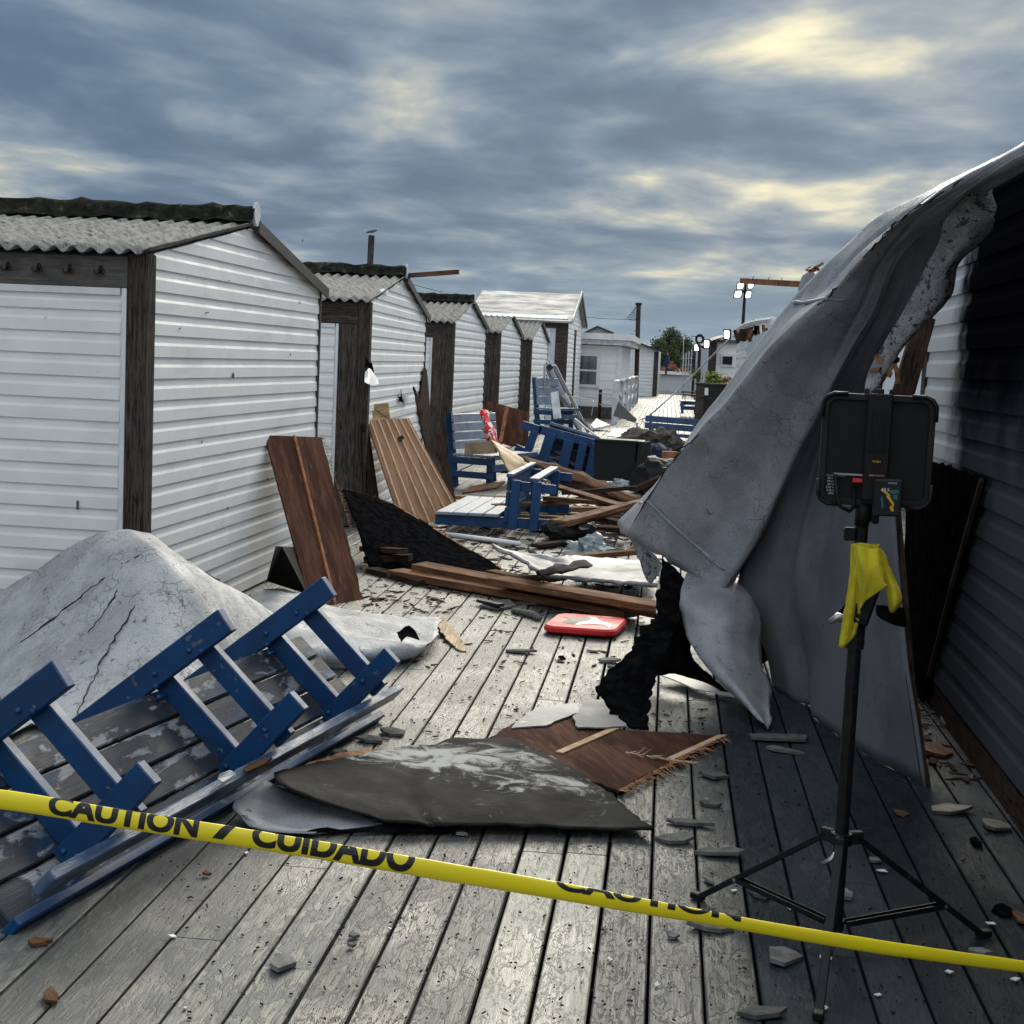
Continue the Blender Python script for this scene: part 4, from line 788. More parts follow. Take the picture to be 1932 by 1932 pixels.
for (sx, sz) in ((1, 1), (-1, 1), (-1, -1), (1, -1)):
    p = MB(); c_ = V((sx*.128, -.027, sz*.13)); pts = [wl(sx*.150, -.028, sz*.085), wl(sx*.150, -.028, sz*.125), wl(sx*.140, -.028, sz*.142), wl(sx*.122, -.028, sz*.151), wl(sx*.085, -.028, sz*.151)]
    p.tube(pts, .006, 6); p.build('corner_guard', 'black2', WL, smooth=True)
p = MB(); p.hexa(wl(0, -.034, .01), rz_ @ V((1, 0, 0)), nrm, Z, .033, .016, .145); sp = p.build('spine', 'black', WL, bevel=.003)
p = MB()
for q in range(9): p.hexa(wl(-.022+q*.0055, -.052, .055), rz_ @ V((1, 0, 0)), nrm, Z, .0012, .003, .055)
p.build('cooling_fin', 'grey', sp)
for q in (-.035, 0, .03): p = MB(); p.hexa(wl(q, -.012, .158), rz_ @ V((1, 0, 0)), nrm, Z, .010 if q == 0 else .006, .01, .010); p.build('hanging_lug', 'grey', WL, bevel=.003)
p = MB(); p.hexa(wl(-.06, -.028, -.068), rz_ @ V((1, 0, 0)), nrm, Z, .05, .004, .0025); p.build('hinge_rod', 'steel', WL)
p = MB(); p.hexa(wl(-.045, -.034, -.083), rz_ @ V((1, 0, 0)), nrm, Z, .014, .008, .0055); p.build('red_switch', 'red', WL, bevel=.001)
p = MB(); p.hexa(wl(.003, -.052, -.066), rz_ @ V((1, 0, 0)), nrm, Z, .020, .002, .0022); p.build('orange_line', 'splint', WL)
p = MB(); p.hexa(wl(.034, -.062, -.122), rz_ @ V((1, 0, .03)), nrm, Z, .037, .026, .050); bt = p.build('battery', 'grey', WL, bevel=.005)
def label_poly(name, pts, mat, par): q = MB(); q.prism([wl(.034+x, -.0885, -.122+z) for x, z in pts], nrm, .001); q.build(name, mat, par)
label_poly('teal_graphic', [(.004, .022), (.028, .024), (.028, .014), (.004, .012)], 'teal', bt); label_poly('teal_graphic', [(.012, .010), (.026, .010), (.024, -.006), (.014, .0)], 'teal', bt)
label_poly('teal_graphic', [(-.020, -.004), (-.014, .006), (-.012, -.004), (-.008, -.024), (-.014, -.030), (-.016, -.012)], 'teal', bt)
label_poly('yellow_graphic', [(-.020, .020), (-.010, .022), (.008, .006), (.004, .006), (.018, -.014), (.016, -.026), (.010, -.014), (-.004, .004), (-.002, .008)], 'ypri', bt)
label_poly('yellow_graphic', [(.006, -.024), (.014, -.018), (.018, -.034), (.012, -.036)], 'ypri', bt)
def text(s_, size, mat, M4, name, par, ext=.0004, bold=0.0):
    cu = bpy.data.curves.new('t', 'FONT'); cu.body = s_; cu.size = size; cu.align_x = 'CENTER'; cu.align_y = 'CENTER'; cu.offset = bold
    to = bpy.data.objects.new('t', cu); sc.collection.objects.link(to); dg = bpy.context.evaluated_depsgraph_get(); dg.update()
    me = bpy.data.meshes.new_from_object(to.evaluated_get(dg)); bpy.data.objects.remove(to); p = MB()
    p.add([M4 @ v_.co for v_ in me.vertices], [list(f.vertices) for f in me.polygons]); return p.build(name, mat, par)
def wlm(x, y, z): 
    c = wl(x, y, z); rx = rz_ @ V((1, 0, 0)); bk = nrm
    return Matrix(((rx.x, 0, bk.x, c.x), (rx.y, 0, bk.y, c.y), (rx.z, 1, bk.z, c.z), (0, 0, 0, 1)))
text('PUSH', .009, 'ypri', wlm(.0, -.0565, -.028), 'lettering', WL); text('40-5', .012, 'white', wlm(.026, -.0892, -.100), 'lettering', bt); text('====', .010, 'white', wlm(.044, -.0892, -.082), 'lettering', bt)
for q in range(6): text(('EC I', '18 mm', 'IEC 02', 'E 03 4', '4 02 E', 'IP54')[q], .0075, 'white', wlm(-.118+.002*(q % 3), -.0302 if False else -.014, -.082-.0085*q), 'lettering', WL)
p = MB(); p.hexa(wl(-.104, -.0145, -.0745), rz_ @ V((1, 0, 0)), nrm, Z, .026, .001, .0022); p.build('label_bar', 'taupe', WL)
p = MB(); p.tube([wl(-.105, -.03, -.072), wl(-.10, -.055, -.12), wl(-.088, -.06, -.155), wl(-.062, -.055, -.166), wl(-.052, -.03, -.158), wl(-.052, -.02, -.10)], .006, 8); p.build('cable', 'black', WL, smooth=True)
p = MB(); p.tube([(xl-.018, DC, zc_-.145), (XC-.004, DC, zz(985))], [.028, .020], 10); p.build('swivel_mount', 'black', WL, smooth=True); p = MB(); p.tube([(XC-.002, DC, zz(985)), (XC-.002, DC, zz(1023))], .018, 10); p.build('socket', 'black', WL)
p = MB(); p.hexa((XC-.035, DC-.01, zz(1000)), (1, 0, 0), (0, 1, 0), (0, 0, 1), .016, .012, .018); p.build('lock_knob', 'black', WL, bevel=.004); p = MB(); p.hexa((XC+.03, DC-.01, zz(965)), (1, 0, 0), (0, 1, 0), (0, 0, 1), .010, .014, .020); p.build('lock_knob', 'grey', WL, bevel=.004)
# towel
D0 = DC-.035
def tp(u, v, d): return P(u, v, D0+d)
p = MB()
g1 = [[(1607, 1027, .02), (1622, 1024, -.01), (1640, 1026, -.02), (1657, 1028, .0)], [(1604, 1060, .01), (1616, 1056, -.015), (1634, 1052, -.03), (1660, 1060, -.035)], [(1600, 1100, .0), (1612, 1097, -.02), (1620, 1085, -.04), (1668, 1098, -.055)], [(1594, 1140, .0), (1606, 1140, -.02), (1618, 1125, -.02), (1640, 1127, -.05)], [(1588, 1180, -.005), (1600, 1180, -.02), (1614, 1170, -.01), (1622, 1155, -.02)], [(1584, 1219, -.01), (1592, 1220, -.015), (1604, 1208, -.01), (1612, 1190, .0)]]
patch(p, [[tp(*q) for q in r] for r in g1], 6, 6, .004, .004, 14, .002, 'lrb', 41, 20, lambda s, t: .006*math.sin(t*9+s*3)*min(1, s*3)*(1.2-s))
g3 = [[(1607, 1027, .0), (1620, 1030, -.035), (1640, 1034, -.045), (1656, 1036, -.04)], [(1612, 1055, -.03), (1626, 1056, -.055), (1640, 1060, -.06), (1657, 1068, -.06)], [(1617, 1090, -.04), (1632, 1092, -.06), (1648, 1088, -.07), (1666, 1096, -.07)], [(1622, 1130, -.04), (1630, 1124, -.055), (1638, 1120, -.06), (1674, 1103, -.075)], [(1624, 1151, -.04), (1630, 1138, -.05), (1636, 1130, -.055), (1673, 1106, -.075)]]
patch(p, [[tp(*q) for q in r] for r in g3], 6, 6, .004, .003, 14, .0, 'lrb', 42, 30, lambda s, t: .006*math.sin(t*10+1)*(1-s))
g2 = [[(1655, 1030, .05), (1668, 1050, .06), (1676, 1064, .05)], [(1664, 1075, .05), (1678, 1085, .035), (1690, 1098, .05)], [(1672, 1105, .04), (1688, 1115, .01), (1699, 1128, .04)], [(1676, 1130, .03), (1688, 1140, .0), (1696, 1142, .03)], [(1680, 1152, .03), (1684, 1154, .02), (1689, 1150, .03)]]
patch(p, [[tp(*q) for q in r] for r in g2], 5, 5, .004, .004, 14, .0, 'lrb', 43, 30)
tag(p.build('towel', 'yellow', smooth=True), 'yellow microfibre towel hung over the light stand pole', 'towel')

# ---------------------------------------------------------------- caution tape
TP = [(-160, 1499, 2.30), (0, 1508, 2.35), (250, 1548, 2.40), (500, 1587, 2.45), (780, 1634, 2.50), (1050, 1680, 2.56), (1350, 1734, 2.62), (1650, 1785, 2.68), (1932, 1824, 2.74), (2100, 1846, 2.78)]
TH = [40, 40, 39, 38, 38, 36, 27, 27, 24, 24]      # visible height in pixels
ctr = crline([P(*q) for q in TP], 14); hh = crline([V((q, 0, 0)) for q in TH], 14); NT_ = len(ctr)
lens_ = [0.0]
for i in range(1, NT_): lens_.append(lens_[-1]+(ctr[i]-ctr[i-1]).length)
def tpos(s_, t_, off=0.0):         # s metres along, t -1..1 across the visible band
    i = 0
    while i < NT_-2 and lens_[i+1] < s_: i += 1
    f = (s_-lens_[i])/(lens_[i+1]-lens_[i]); c = ctr[i].lerp(ctr[i+1], f); h_ = (hh[i].x*(1-f)+hh[i+1].x*f)/2800*c.y*.5
    a = (ctr[i+1]-ctr[i]).normalized(); up_ = (Z-a*Z.dot(a)).normalized(); fw = a.cross(up_)*-1
    if fw.y > 0: fw = -fw
    an = t_*math.pi/2*.96+.10*math.sin(s_*5); h_ *= 1+.06*noise.noise(V((s_*9, t_*2, 0)))+.03*noise.noise(V((s_*30, t_*5, 3)))
    return c+up_*(math.sin(an)*(h_+off))+fw*(math.cos(an)*(h_*.45+off))
p = MB(); vs = []; fs = []; uv = []; NA = 12
for i in range(NT_):
    for j in range(NA+1):
        vs.append(tpos(lens_[i], -1+2*j/NA))
nn = len(vs); 
for i in range(NT_):
    for j in range(NA+1): vs.append(tpos(lens_[i], -1+2*j/NA, -.0012))
for i in range(NT_-1):
    for j in range(NA):
        a = i*(NA+1)+j; b = a+NA+1; fs.append((a, b, b+1, a+1)); uv.append([(lens_[i], j*.01)]*4); fs.append((nn+a+1, nn+b+1, nn+b, nn+a)); uv.append([(0, 0)]*4)
    for j in (0, NA): a = i*(NA+1)+j; b = a+NA+1; fs.append((a, b, nn+b, nn+a)); uv.append([(0, 0)]*4)
p.add(vs, fs, uv); tape = tag(p.build('caution_tape', 'tape', smooth=True), 'yellow caution tape with black bilingual lettering strung low across the foreground', 'caution tape')
def tape_text(body, u0, u1, hcut0, hcut1, size, lo):
    cu = bpy.data.curves.new('t', 'FONT'); cu.body = body; cu.size = 1; cu.offset = .045
    to = bpy.data.objects.new('t', cu); sc.collection.objects.link(to); dg = bpy.context.evaluated_depsgraph_get(); dg.update()
    me = bpy.data.meshes.new_from_object(to.evaluated_get(dg)); bpy.data.objects.remove(to)
    bm = bmesh.new(); bm.from_mesh(me); W_ = max(v_.co.x for v_ in bm.verts); hgt = .74
    n_ = int(W_/.05)
    for q in range(1, n_): bmesh.ops.bisect_plane(bm, geom=bm.verts[:]+bm.edges[:]+bm.faces[:], plane_co=(q*W_/n_, 0, 0), plane_no=(1, 0, 0))
    for q in range(1, 8): bmesh.ops.bisect_plane(bm, geom=bm.verts[:]+bm.edges[:]+bm.faces[:], plane_co=(0, q*hgt/8, 0), plane_no=(0, 1, 0))
    bmesh.ops.bisect_plane(bm, geom=bm.verts[:]+bm.edges[:]+bm.faces[:], plane_co=(0, hcut0*hgt, 0), plane_no=(V((hgt*(hcut0-hcut1), W_, 0))).normalized(), clear_outer=True)
    def s_of(u):
        i = 0
        while i < NT_-2:
            d = ctr[i+1]-CAM; uu = 966+2800*d.dot(_r)/d.dot(_f)
            if uu > u: break
            i += 1
        d0 = ctr[i]-CAM; ua = 966+2800*d0.dot(_r)/d0.dot(_f); d1 = ctr[i+1]-CAM; ub = 966+2800*d1.dot(_r)/d1.dot(_f)
        return lens_[i]+(lens_[i+1]-lens_[i])*(u-ua)/(ub-ua)
    s0, s1 = s_of(u0), s_of(u1); bm.verts.ensure_lookup_table(); q = MB(); idx = {v_: i for i, v_ in enumerate(bm.verts)}
    vs = []
    for v_ in bm.verts:
        x = v_.co.x/W_; cut = (hcut0+(hcut1-hcut0)*x)*hgt; tt = lo+(.93-lo)*(v_.co.y/cut) ; vs.append(tpos(s0+(s1-s0)*x, min(tt, .93), .0005))
    q.add(vs, [[idx[k_] for k_ in f.verts] for f in bm.faces]); bm.free(); q.build('lettering', 'ink', tape)
tape_text('CAUTION', 92, 374, .86, .76, 1, -.42); tape_text('/', 408, 450, .75, .65, 1, -.2); tape_text('CUIDADO', 474, 780, .70, .52, 1, -.30); tape_text('CAUTION', 1045, 1395, .46, .34, 1, .30)

# ---------------------------------------------------------------- leaning sheets
def sheet4(name, mat, cor, th, label, cat, lines=(), lmat='battend', lw=.014, fr=(), frm='splint', rag=None, jit=.012):
    a, b, c, d = cor; n = ((b-a).cross(d-a)).normalized()
    if n.dot(CAM-a) < 0: n = -n
    p = MB(); pts = ragpoly([a, b, c, d], jit, .03, n, hash(name) % 50 if False else len(label), rag) if rag is not None else [a, b, c, d]
    # flatten onto the plane so that uv follow the long side
    p.prism([a+(q-a)-n*(q-a).dot(n) for q in pts], n, th)
    L = (d-a).length; ax = (d-a).normalized(); bx = n.cross(ax)
    p.uv = [[((q-a).dot(ax), (q-a).dot(bx)) for q in [p.v[i] for i in f]] for f in p.f]
    o = p.build(name, mat, origin=d); tag(o, label, cat)
    for (s0, s1) in lines:
        q = MB(); e0, e1 = a.lerp(b, s0), d.lerp(c, s1); e0 = e0-n*(e0-a).dot(n); e1 = e1-n*(e1-a).dot(n); q.board(e0+n*.005, e1+n*.005, lw, .010, n); q.build('batten', lmat, o)
    for (e0, e1, out, L_, c_) in fr:
        q = MB(); q.fringe(cor[e0], cor[e1], (cor[e0]-cor[out]), n, L_, c_, .0022); q.build('splinter_edge', frm, o)
    return o
sheet4('plywood_sheet', 'board', [P(500, 821, 9.95), P(607, 825, 10.45), G(704, 1136), G(588, 1148)], .014, 'dark brown plywood sheet with one batten leaning on the nearest hut', 'plywood', [(.50, .44)], rag=[1], fr=[(1, 2, 0, .06, 150)], lw=.022)
o = sheet4('plywood_sheet', 'ply', [P(693, 792, 13.7), P(771, 789, 14.6), G(848, 976), G(762, 1003)], .016, 'light brown plywood sheet with six thin battens leaning on the second hut', 'plywood', [(s_, s_) for s_ in (.06, .24, .42, .58, .76, .93)], 'batten', .024, fr=[(0, 3, 1, .03, 60), (2, 3, 1, .03, 40)])
p = MB(); p.prism([P(690, 768, 13.9), P(697, 763, 13.9), P(733, 760, 14.2), P(736, 792, 14.2), P(695, 800, 13.8)], (0.3, -1, .2), .014); p.build('torn_top_ply', 'plyy', o)
q = MB(); q.board(P(742, 838, 14.1), P(760, 824, 14.2), .04, .02, (0, -1, 0)); q.board(P(742, 838, 14.05), P(748, 900, 14.0), .02, .008, (0, -1, 0)); q.build('hanging_splinter', 'plankd', o)
sheet4('plywood_sheet', 'plankd', [P(686, 800, 13.45), P(694, 796, 13.6), G(752, 1000), G(722, 985)], .03, 'blackened sheet leaning behind the light plywood beside the dark hut post', 'plywood')
def shard_sheet(name, mat, pts, th, lab, cat, n=None, jit=.01, step=.04, org=None):
    pts = [V(q) for q in pts]; c = sum(pts, V((0, 0, 0)))/len(pts)
    nn = V((0, 0, 0))
    for i in range(len(pts)): nn += (pts[i]-c).cross(pts[(i+1) % len(pts)]-c)
    nn.normalize()
    if nn.dot(CAM-c) < 0: nn = -nn
    pts = [q-nn*(q-c).dot(nn) for q in pts]; pts = ragpoly(pts, jit, step, nn, len(lab))
    p = MB(); p.prism(pts, nn, th); return tag(p.build(name, mat), lab, cat)
shard_sheet('wood_shard', 'plankd', [P(781, 728, 15.6), P(787, 760, 15.55), P(800, 800, 15.3), P(815, 818, 15.2), P(860, 958, 14.9), P(845, 960, 14.6), P(800, 840, 15.1)], .02, 'tall pointed dark wood shard beside the light battened plywood', 'wood')
shard_sheet('wood_shard', 'plankd', [P(822, 820, 15.6), P(838, 818, 15.6), P(861, 958, 15.1), P(846, 962, 15.0)], .02, 'narrow dark plywood strip leaning right of the pointed wood shard', 'wood', jit=.003)
shard_sheet('plywood_sheet', 'board', [P(914, 757, 20.6), P(1001, 776, 20.9), P(994, 843, 20.6), P(928, 838, 20.2)], .02, 'dark brown sheet standing behind the upright blue bench with a batten down its middle', 'plywood', jit=.004)
pb = bpy.data.objects[-1] if False else sc.collection.objects[-1]
q = MB(); q.board(P(957, 767, 20.5), P(944, 835, 20.2), .05, .02, (0, -1, 0)); q.build('batten', 'battend', pb)
# charred curved sheet, its lower part enlarged to stand for shade on the debris
gr = [[(644, 925, 11.7), (690, 938, 11.9), (741, 951, 12.1), (812, 994, 12.0), (887, 1039, 11.7), (957, 1080, 11.25)], [(660, 965, 11.3), (705, 985, 11.5), (760, 1000, 11.7), (825, 1030, 11.6), (890, 1060, 11.4), (952, 1086, 11.15)], [(680, 1010, 11.0), (725, 1030, 11.1), (775, 1050, 11.2), (830, 1066, 11.2), (888, 1080, 11.15), (946, 1091, 11.05)], [(700, 1078, 10.75), (735, 1075, 10.9), (780, 1078, 11.0), (832, 1084, 11.1), (890, 1089, 11.1), (947, 1094, 11.0)]]
p = MB(); patch(p, [[P(*q) for q in r] for r in gr], 5, 6, .012, .02, 2, .015, 'tb', 51, 10); ch = tag(p.build('charred_plywood', 'char', smooth=True), 'black burnt plywood enlarged over the shadowed debris, curving down to the deck between the two leaning sheets', 'plywood')
for i in range(5): q = MB(); a, b = P(*gr[0][i]), P(*gr[0][i+1]); q.fringe(a, b, (0, 0, 1), (0, -1, 0), .05, 28, .0025); q.board(a+Z*.002, b+Z*.002, .014, .010, (0, 0, 1)); q.build('splinter_edge', 'splint', ch)
# peeled veneer and torn laminate
p = MB(); gr = [[(927, 832, 17.6), (965, 855, 17.4), (1005, 876, 17.2), (1040, 893, 17.0)], [(940, 852, 17.2), (968, 868, 17.1), (1000, 884, 17.0), (1034, 899, 16.9)], [(952, 880, 16.9), (968, 886, 16.9), (985, 893, 16.9), (1005, 900, 16.9)], [(966, 905, 16.7), (972, 904, 16.7), (980, 903, 16.7), (990, 902, 16.7)]]
patch(p, [[P(*q) for q in r] for r in gr], 4, 5, .02, .02, 3, .03, 'lrtb', 52, 6); tag(p.build('veneer_sheet', 'plyy', smooth=True), 'yellow peeled veneer sheet rising to a point beside the upright bench', 'veneer')
for k_, (dz, lab) in enumerate(((0, 'broad curved strip of split brown laminate sweeping across the debris'), (14, 'lower curved strip of split brown laminate under the broad one'), (26, 'darkest curved laminate strip at the bottom of the split bundle'))):
    p = MB(); gr = [[(985+k_*12, 862+dz*.6, 17.2), (1060, 882+dz, 16.9), (1120, 903+dz, 16.6), (1180, 928+dz, 16.4), (1245, 955+dz*.8, 16.3)], [(990+k_*12, 871+dz*.6, 17.0), (1060, 900+dz, 16.7), (1120, 922+dz, 16.4), (1180, 950+dz, 16.2), (1245, 972+dz*.8, 16.1)]]
    patch(p, [[P(*q) for q in r] for r in gr], 3, 6, .02, .015, 6, .05, 'lrtb', 53+k_, 8); tag(p.build('laminate_strip', ('plank', 'plankd', 'plankd')[k_], smooth=True), lab, 'laminate')
# peeled white roofing boards in mid deck
p = MB(); gr = [[G(940, 1040, .26), G(985, 1046, .24), G(1035, 1052, .20), G(1100, 1054, .14), G(1170, 1060, .12), G(1240, 1066, .12)], [G(985, 1062, .24), G(1015, 1066, .18), G(1060, 1072, .13), G(1115, 1076, .11), G(1175, 1082, .11), G(1240, 1088, .12)], [G(1018, 1086, .22), G(1045, 1092, .16), G(1085, 1096, .12), G(1130, 1099, .11), G(1180, 1104, .11), G(1240, 1108, .11)]]
patch(p, gr, 10, 8, .025, .014, 6, .05, 'lrtb', 58, 9); tag(p.build('peeled_sheet', 'roofw', smooth=True), 'weathered white and grey peeled sheet lying across the brown planks', 'roofing sheet')
p = MB(); gr = [[G(1008, 1078, .30), G(1040, 1070, .28), G(1100, 1060, .22)], [G(1012, 1088, .26), G(1050, 1082, .24), G(1120, 1068, .20)]]
patch(p, gr, 4, 6, .012, .02, 5, .02, 'lrtb', 59, 10); tag(p.build('curled_edge', 'felt', smooth=True), 'curled dark felt lip on top of the weathered white peeled sheet', 'felt')
# planks
def plank(a, b, w_, t_, mat, lab, n=(0, 0, 1), tw=0.0, cat='plank', bev=.003):
    p = MB(); p.board(a, b, w_, t_, n, twist=tw); return tag(p.build('plank', mat, bevel=bev), lab, cat, 'loose planks among the debris')
plank(G(745, 1080, .04), G(1192, 1158, .04), .17, .05, 'plank', 'long brown plank nearest the red foam board, square end towards it')
plank(G(790, 1068, .09), G(1250, 1156, .08), .15, .05, 'plank', 'second long brown plank, just behind the one nearest the red board', tw=.08)
plank(G(938, 1094, .13), G(1255, 1148, .13), .20, .045, 'plank', 'wide light brown plank on top of the pile under the white sheet')
plank(G(925, 1080, .10), G(1010, 1098, .10), .10, .04, 'plank', 'short brown plank end sticking out left of the white sheet')
plank(G(700, 1075, .02), G(800, 1100, .02), .12, .04, 'plankd', 'dark plank on the deck under the black curved plywood')
plank(G(690, 1055, .06), G(775, 1052, .10), .10, .05, 'plankd', 'dark plank end in the shadow right of the dark brown sheet')
plank(G(688, 1035, .10), G(760, 1040, .16), .10, .04, 'plankd', 'grey plank end above the other dark ones in the shadow')
plank(G(1030, 1056, .08), G(1215, 1040, .10), .09, .04, 'plank', 'slanting light brown plank just behind the white peeled sheet')
plank(G(1045, 1000, .10), G(1218, 948, .45), .12, .04, 'plank', 'thin brown plank slanting up to the right across the pile')
plank(G(858, 938, .05), G(985, 940, .06), .12, .04, 'splint', 'reddish brown board lying in front of the upright bench foot')
plank(G(855, 958, .12), G(1190, 962, .10), .14, .05, 'plank', 'long pale brown plank crossing behind the bench that lies on its back')
plank(G(862, 966, .03), G(1180, 978, .03), .20, .05, 'plankd', 'dark plank under the long pale brown plank')
plank(G(980, 975, .14), G(1200, 986, .16), .15, .05, 'plank', 'brown plank nearest the camera in the rear pile')
plank(G(1000, 990, .06), G(1190, 1000, .04), .20, .05, 'plankd', 'black wet plank at the front foot of the rear pile')
plank(G(1030, 940, .28), G(1210, 955, .30), .12, .04, 'plank', 'plank high in the rear pile below the laminate strips')
plank(G(1060, 930, .2), G(1200, 920, .3), .10, .04, 'plankd', 'dark plank at the back of the rear pile')
plank(G(880, 925, .10), G(945, 915, .22), .16, .02, 'plank', 'bent board leaning from the deck up to the lying bench', tw=.5)
plank(G(890, 1085, .05), G(1060, 1092, .13), .12, .03, 'plank', 'short brown board tilted between the two long planks')
plank(G(1010, 1030, .03), G(1100, 1018, .03), .10, .03, 'plankd', 'dark broken board behind the slanting light plank')
plank(G(1070, 1016, .03), G(1130, 1004, .05), .14, .04, 'plank', 'reddish brown broken board behind the white peeled sheet')
plank(G(1055, 985, .3), G(1240, 940, .30), .14, .03, 'plank', 'brown splintered board high on the rear pile, parallel to the thin slanting plank')
plank(G(930, 955, .2), G(1100, 945, .25), .10, .04, 'plank', 'light brown board behind the standing seat of the lying bench')
plank(G(1040, 915, .35), G(1190, 960, .3), .13, .03, 'plank', 'warm brown torn board crossing the rear pile from upper left')
plank(G(1120, 975, .25), G(1230, 1000, .2), .12, .04, 'plankd', 'dark board sliding down the right end of the rear pile')
plank(G(1195, 925, .1), G(1250, 900, .5), .10, .03, 'plank', 'short plank rising towards the edge of the grey membrane')
plank(G(1175, 990, .02), G(1215, 960, .3), .03, .02, 'plankd', 'thin dark stick near the membrane tip')
plank(G(905, 1133, .03), G(945, 1142, .04), .06, .02, 'grey', 'short grey strip beside the planks left of the rolled felt')
# beams projecting from roofs
plank(P(770, 520, 15.9), P(863, 513, 15.2), .045, .045, 'plank', 'wooden beam sticking out over the ridge of the second hut', bev=0)
plank(P(1400, 530, 9.6), P(1506, 536, 8.6), .028, .035, 'battend', 'thin reddish batten with nails sticking out left of the membrane top', bev=0)
nb_ = sc.collection.objects[-1]
for (u, v, du) in ((1419, 530, 3), (1448, 531, 4), (1478, 533, -4)):
    q = MB(); q.tube([P(u, v, 9.3), P(u+du, v-9, 9.3)], .0022, 5); q.build('nail', 'iron', nb_)
shard_sheet('membrane_scrap', 'memb', [P(1503, 533, 8.3), P(1512, 520, 8.3), P(1535, 512, 8.2), P(1548, 528, 8.0), P(1520, 548, 8.2), P(1511, 550, 8.3)], .01, 'scrap of grey membrane curling at the end of the nailed batten', 'membrane')
p = MB()
for i in range(8): a = P(1535+random.uniform(-10, 12), 508+random.uniform(-5, 6), 8.1); p.board(a, a+V((random.uniform(-.05, .05), 0, random.uniform(-.02, .03))), .014, .008, (0, -1, 0))
tag(p.build('splintered_wood', 'battend'), 'reddish splinters on the top edge of the big membrane', 'wood')
# sheets on the deck
o = shard_sheet('plywood_sheet', 'board', [G(900, 1405, .02), G(1010, 1340, .02), G(1062, 1330, .02), G(1085, 1352, .02), G(1100, 1372, .02), G(1362, 1388, .02), G(1290, 1432, .02), G(1215, 1462, .02), G(1168, 1492, .02), G(1120, 1475, .02), G(960, 1440, .02)], .012, 'reddish brown plywood lying flat on the deck under the black felt', 'plywood', jit=.012, step=.03)
for (a, b, w_) in ((G(1055, 1420, .024), G(1165, 1372, .024), .035), (G(1265, 1432, .024), G(1362, 1388, .024), .03)):
    q = MB(); q.board(a, b, w_, .006); q.build('batten', 'batten', o)
q = MB(); q.fringe(G(1168, 1492, .02), G(1362, 1388, .02), (1, -1, 0), Z, .09, 130, .006); q.build('splinter_edge', 'splint', o); q = MB(); q.fringe(G(1180, 1420, .03), G(1310, 1440, .03), (1, -.3, 0), Z, .06, 40, .005); q.build('splinter_edge', 'batten', o)
p = MB(); gr = [[G(515, 1462, .10), G(600, 1440, .06), G(720, 1420, .04), G(850, 1398, .04), G(960, 1396, .04), G(1030, 1425, .03)], [G(525, 1480, .12), G(620, 1462, .07), G(740, 1445, .05), G(870, 1425, .05), G(990, 1425, .04), G(1085, 1455, .03)],
      [G(560, 1500, .11), G(650, 1492, .07), G(770, 1485, .05), G(900, 1478, .05), G(1035, 1475, .04), G(1135, 1490, .03)], [G(625, 1522, .08), G(710, 1524, .06), G(830, 1526, .05), G(960, 1526, .05), G(1090, 1524, .035), G(1190, 1532, .03)], [G(728, 1552, .045), G(790, 1556, .04), G(880, 1560, .035), G(990, 1563, .03), G(1120, 1566, .03), G(1231, 1568, .03)]]
patch(p, gr, 8, 9, .008, .008, 5, .010, 'lrtb', 61, 12, lambda s, t: .012*max(0, 1-abs(t-.55+.3*s)/.04), True)
def dusty_felt(c, c2):
    m = M['felt'].copy(); m.name = 'dusty_felt'; t = NT(m.node_tree); b = t.n['Principled BSDF']; old = b.inputs['Base Color'].links[0].from_socket
    tc = t.new('ShaderNodeTexCoord').outputs['Object']
    def blob(cc, sx, sy):
        d = t.vm('MULTIPLY', t.vm('SUBTRACT', tc, tuple(cc)), (1/sx, 1/sy, 0)); return t.rng(t.vm('LENGTH', d), 1.0, .1, 0, 1)
    g_ = t.math('MAXIMUM', blob(c, .85, .42), t.math('MULTIPLY', blob(c2, .55, .30), .8))
    nz = t.math('MULTIPLY_ADD', t.noise(tc, 7, 8, .72, .8), 1.0, t.math('MULTIPLY', g_, .26))
    t.put(b, 'Base Color', t.mix(t.rng(nz, .625, .80), old, (.42, .42, .405)))
    return m
_o = p.v[0]; M['felt2'] = dusty_felt(G(850, 1455)-_o, G(1040, 1500)-_o)
tag(p.build('roofing_felt', 'felt2', smooth=True), 'black roofing felt with whitish stains folded over on the deck', 'felt')
p = MB(); gr = [[G(500, 1475, .06), G(540, 1490, .05), G(600, 1510, .04), G(700, 1545, .03)], [G(440, 1520, .06), G(500, 1532, .03), G(580, 1540, .025), G(724, 1552, .025)], [G(470, 1560, .03), G(520, 1570, .025), G(590, 1572, .02), G(715, 1556, .02)]]
patch(p, gr, 5, 5, .008, .010, 3, .008, 'lrtb', 62, 9); tag(p.build('roofing_felt', 'feltw', smooth=True), 'silvery white underside of felt showing at the left of the black felt', 'felt')
p = MB(); gr = [[G(505, 1572, .01), G(560, 1566, .03), G(640, 1562, .03), G(800, 1560, .02)], [G(480, 1585, .01), G(560, 1580, .012), G(650, 1572, .012), G(860, 1570, .01)]]
patch(p, gr, 3, 5, .006, .006, 6, .02, 'lrtb', 63, 12); tag(p.build('felt_scrap', 'char'), 'ragged black felt edge poking out below the folded felt', 'felt')
shard_sheet('roof_scrap', 'roofw', [G(1080, 1352, .035), G(1110, 1318, .035), G(1178, 1322, .035), G(1160, 1345, .035), G(1180, 1370, .035), G(1090, 1372, .035)], .006, 'small pale peeling scrap beside the foot of the charred strip', 'scrap', jit=.02)
shard_sheet('roof_scrap', 'siding', [G(1243, 1270, .05), G(1300, 1262, .05), G(1345, 1290, .04), G(1395, 1315, .03), G(1310, 1300, .03)], .006, 'pale siding scrap lying behind the charred strip and torn flap', 'scrap', jit=.01)
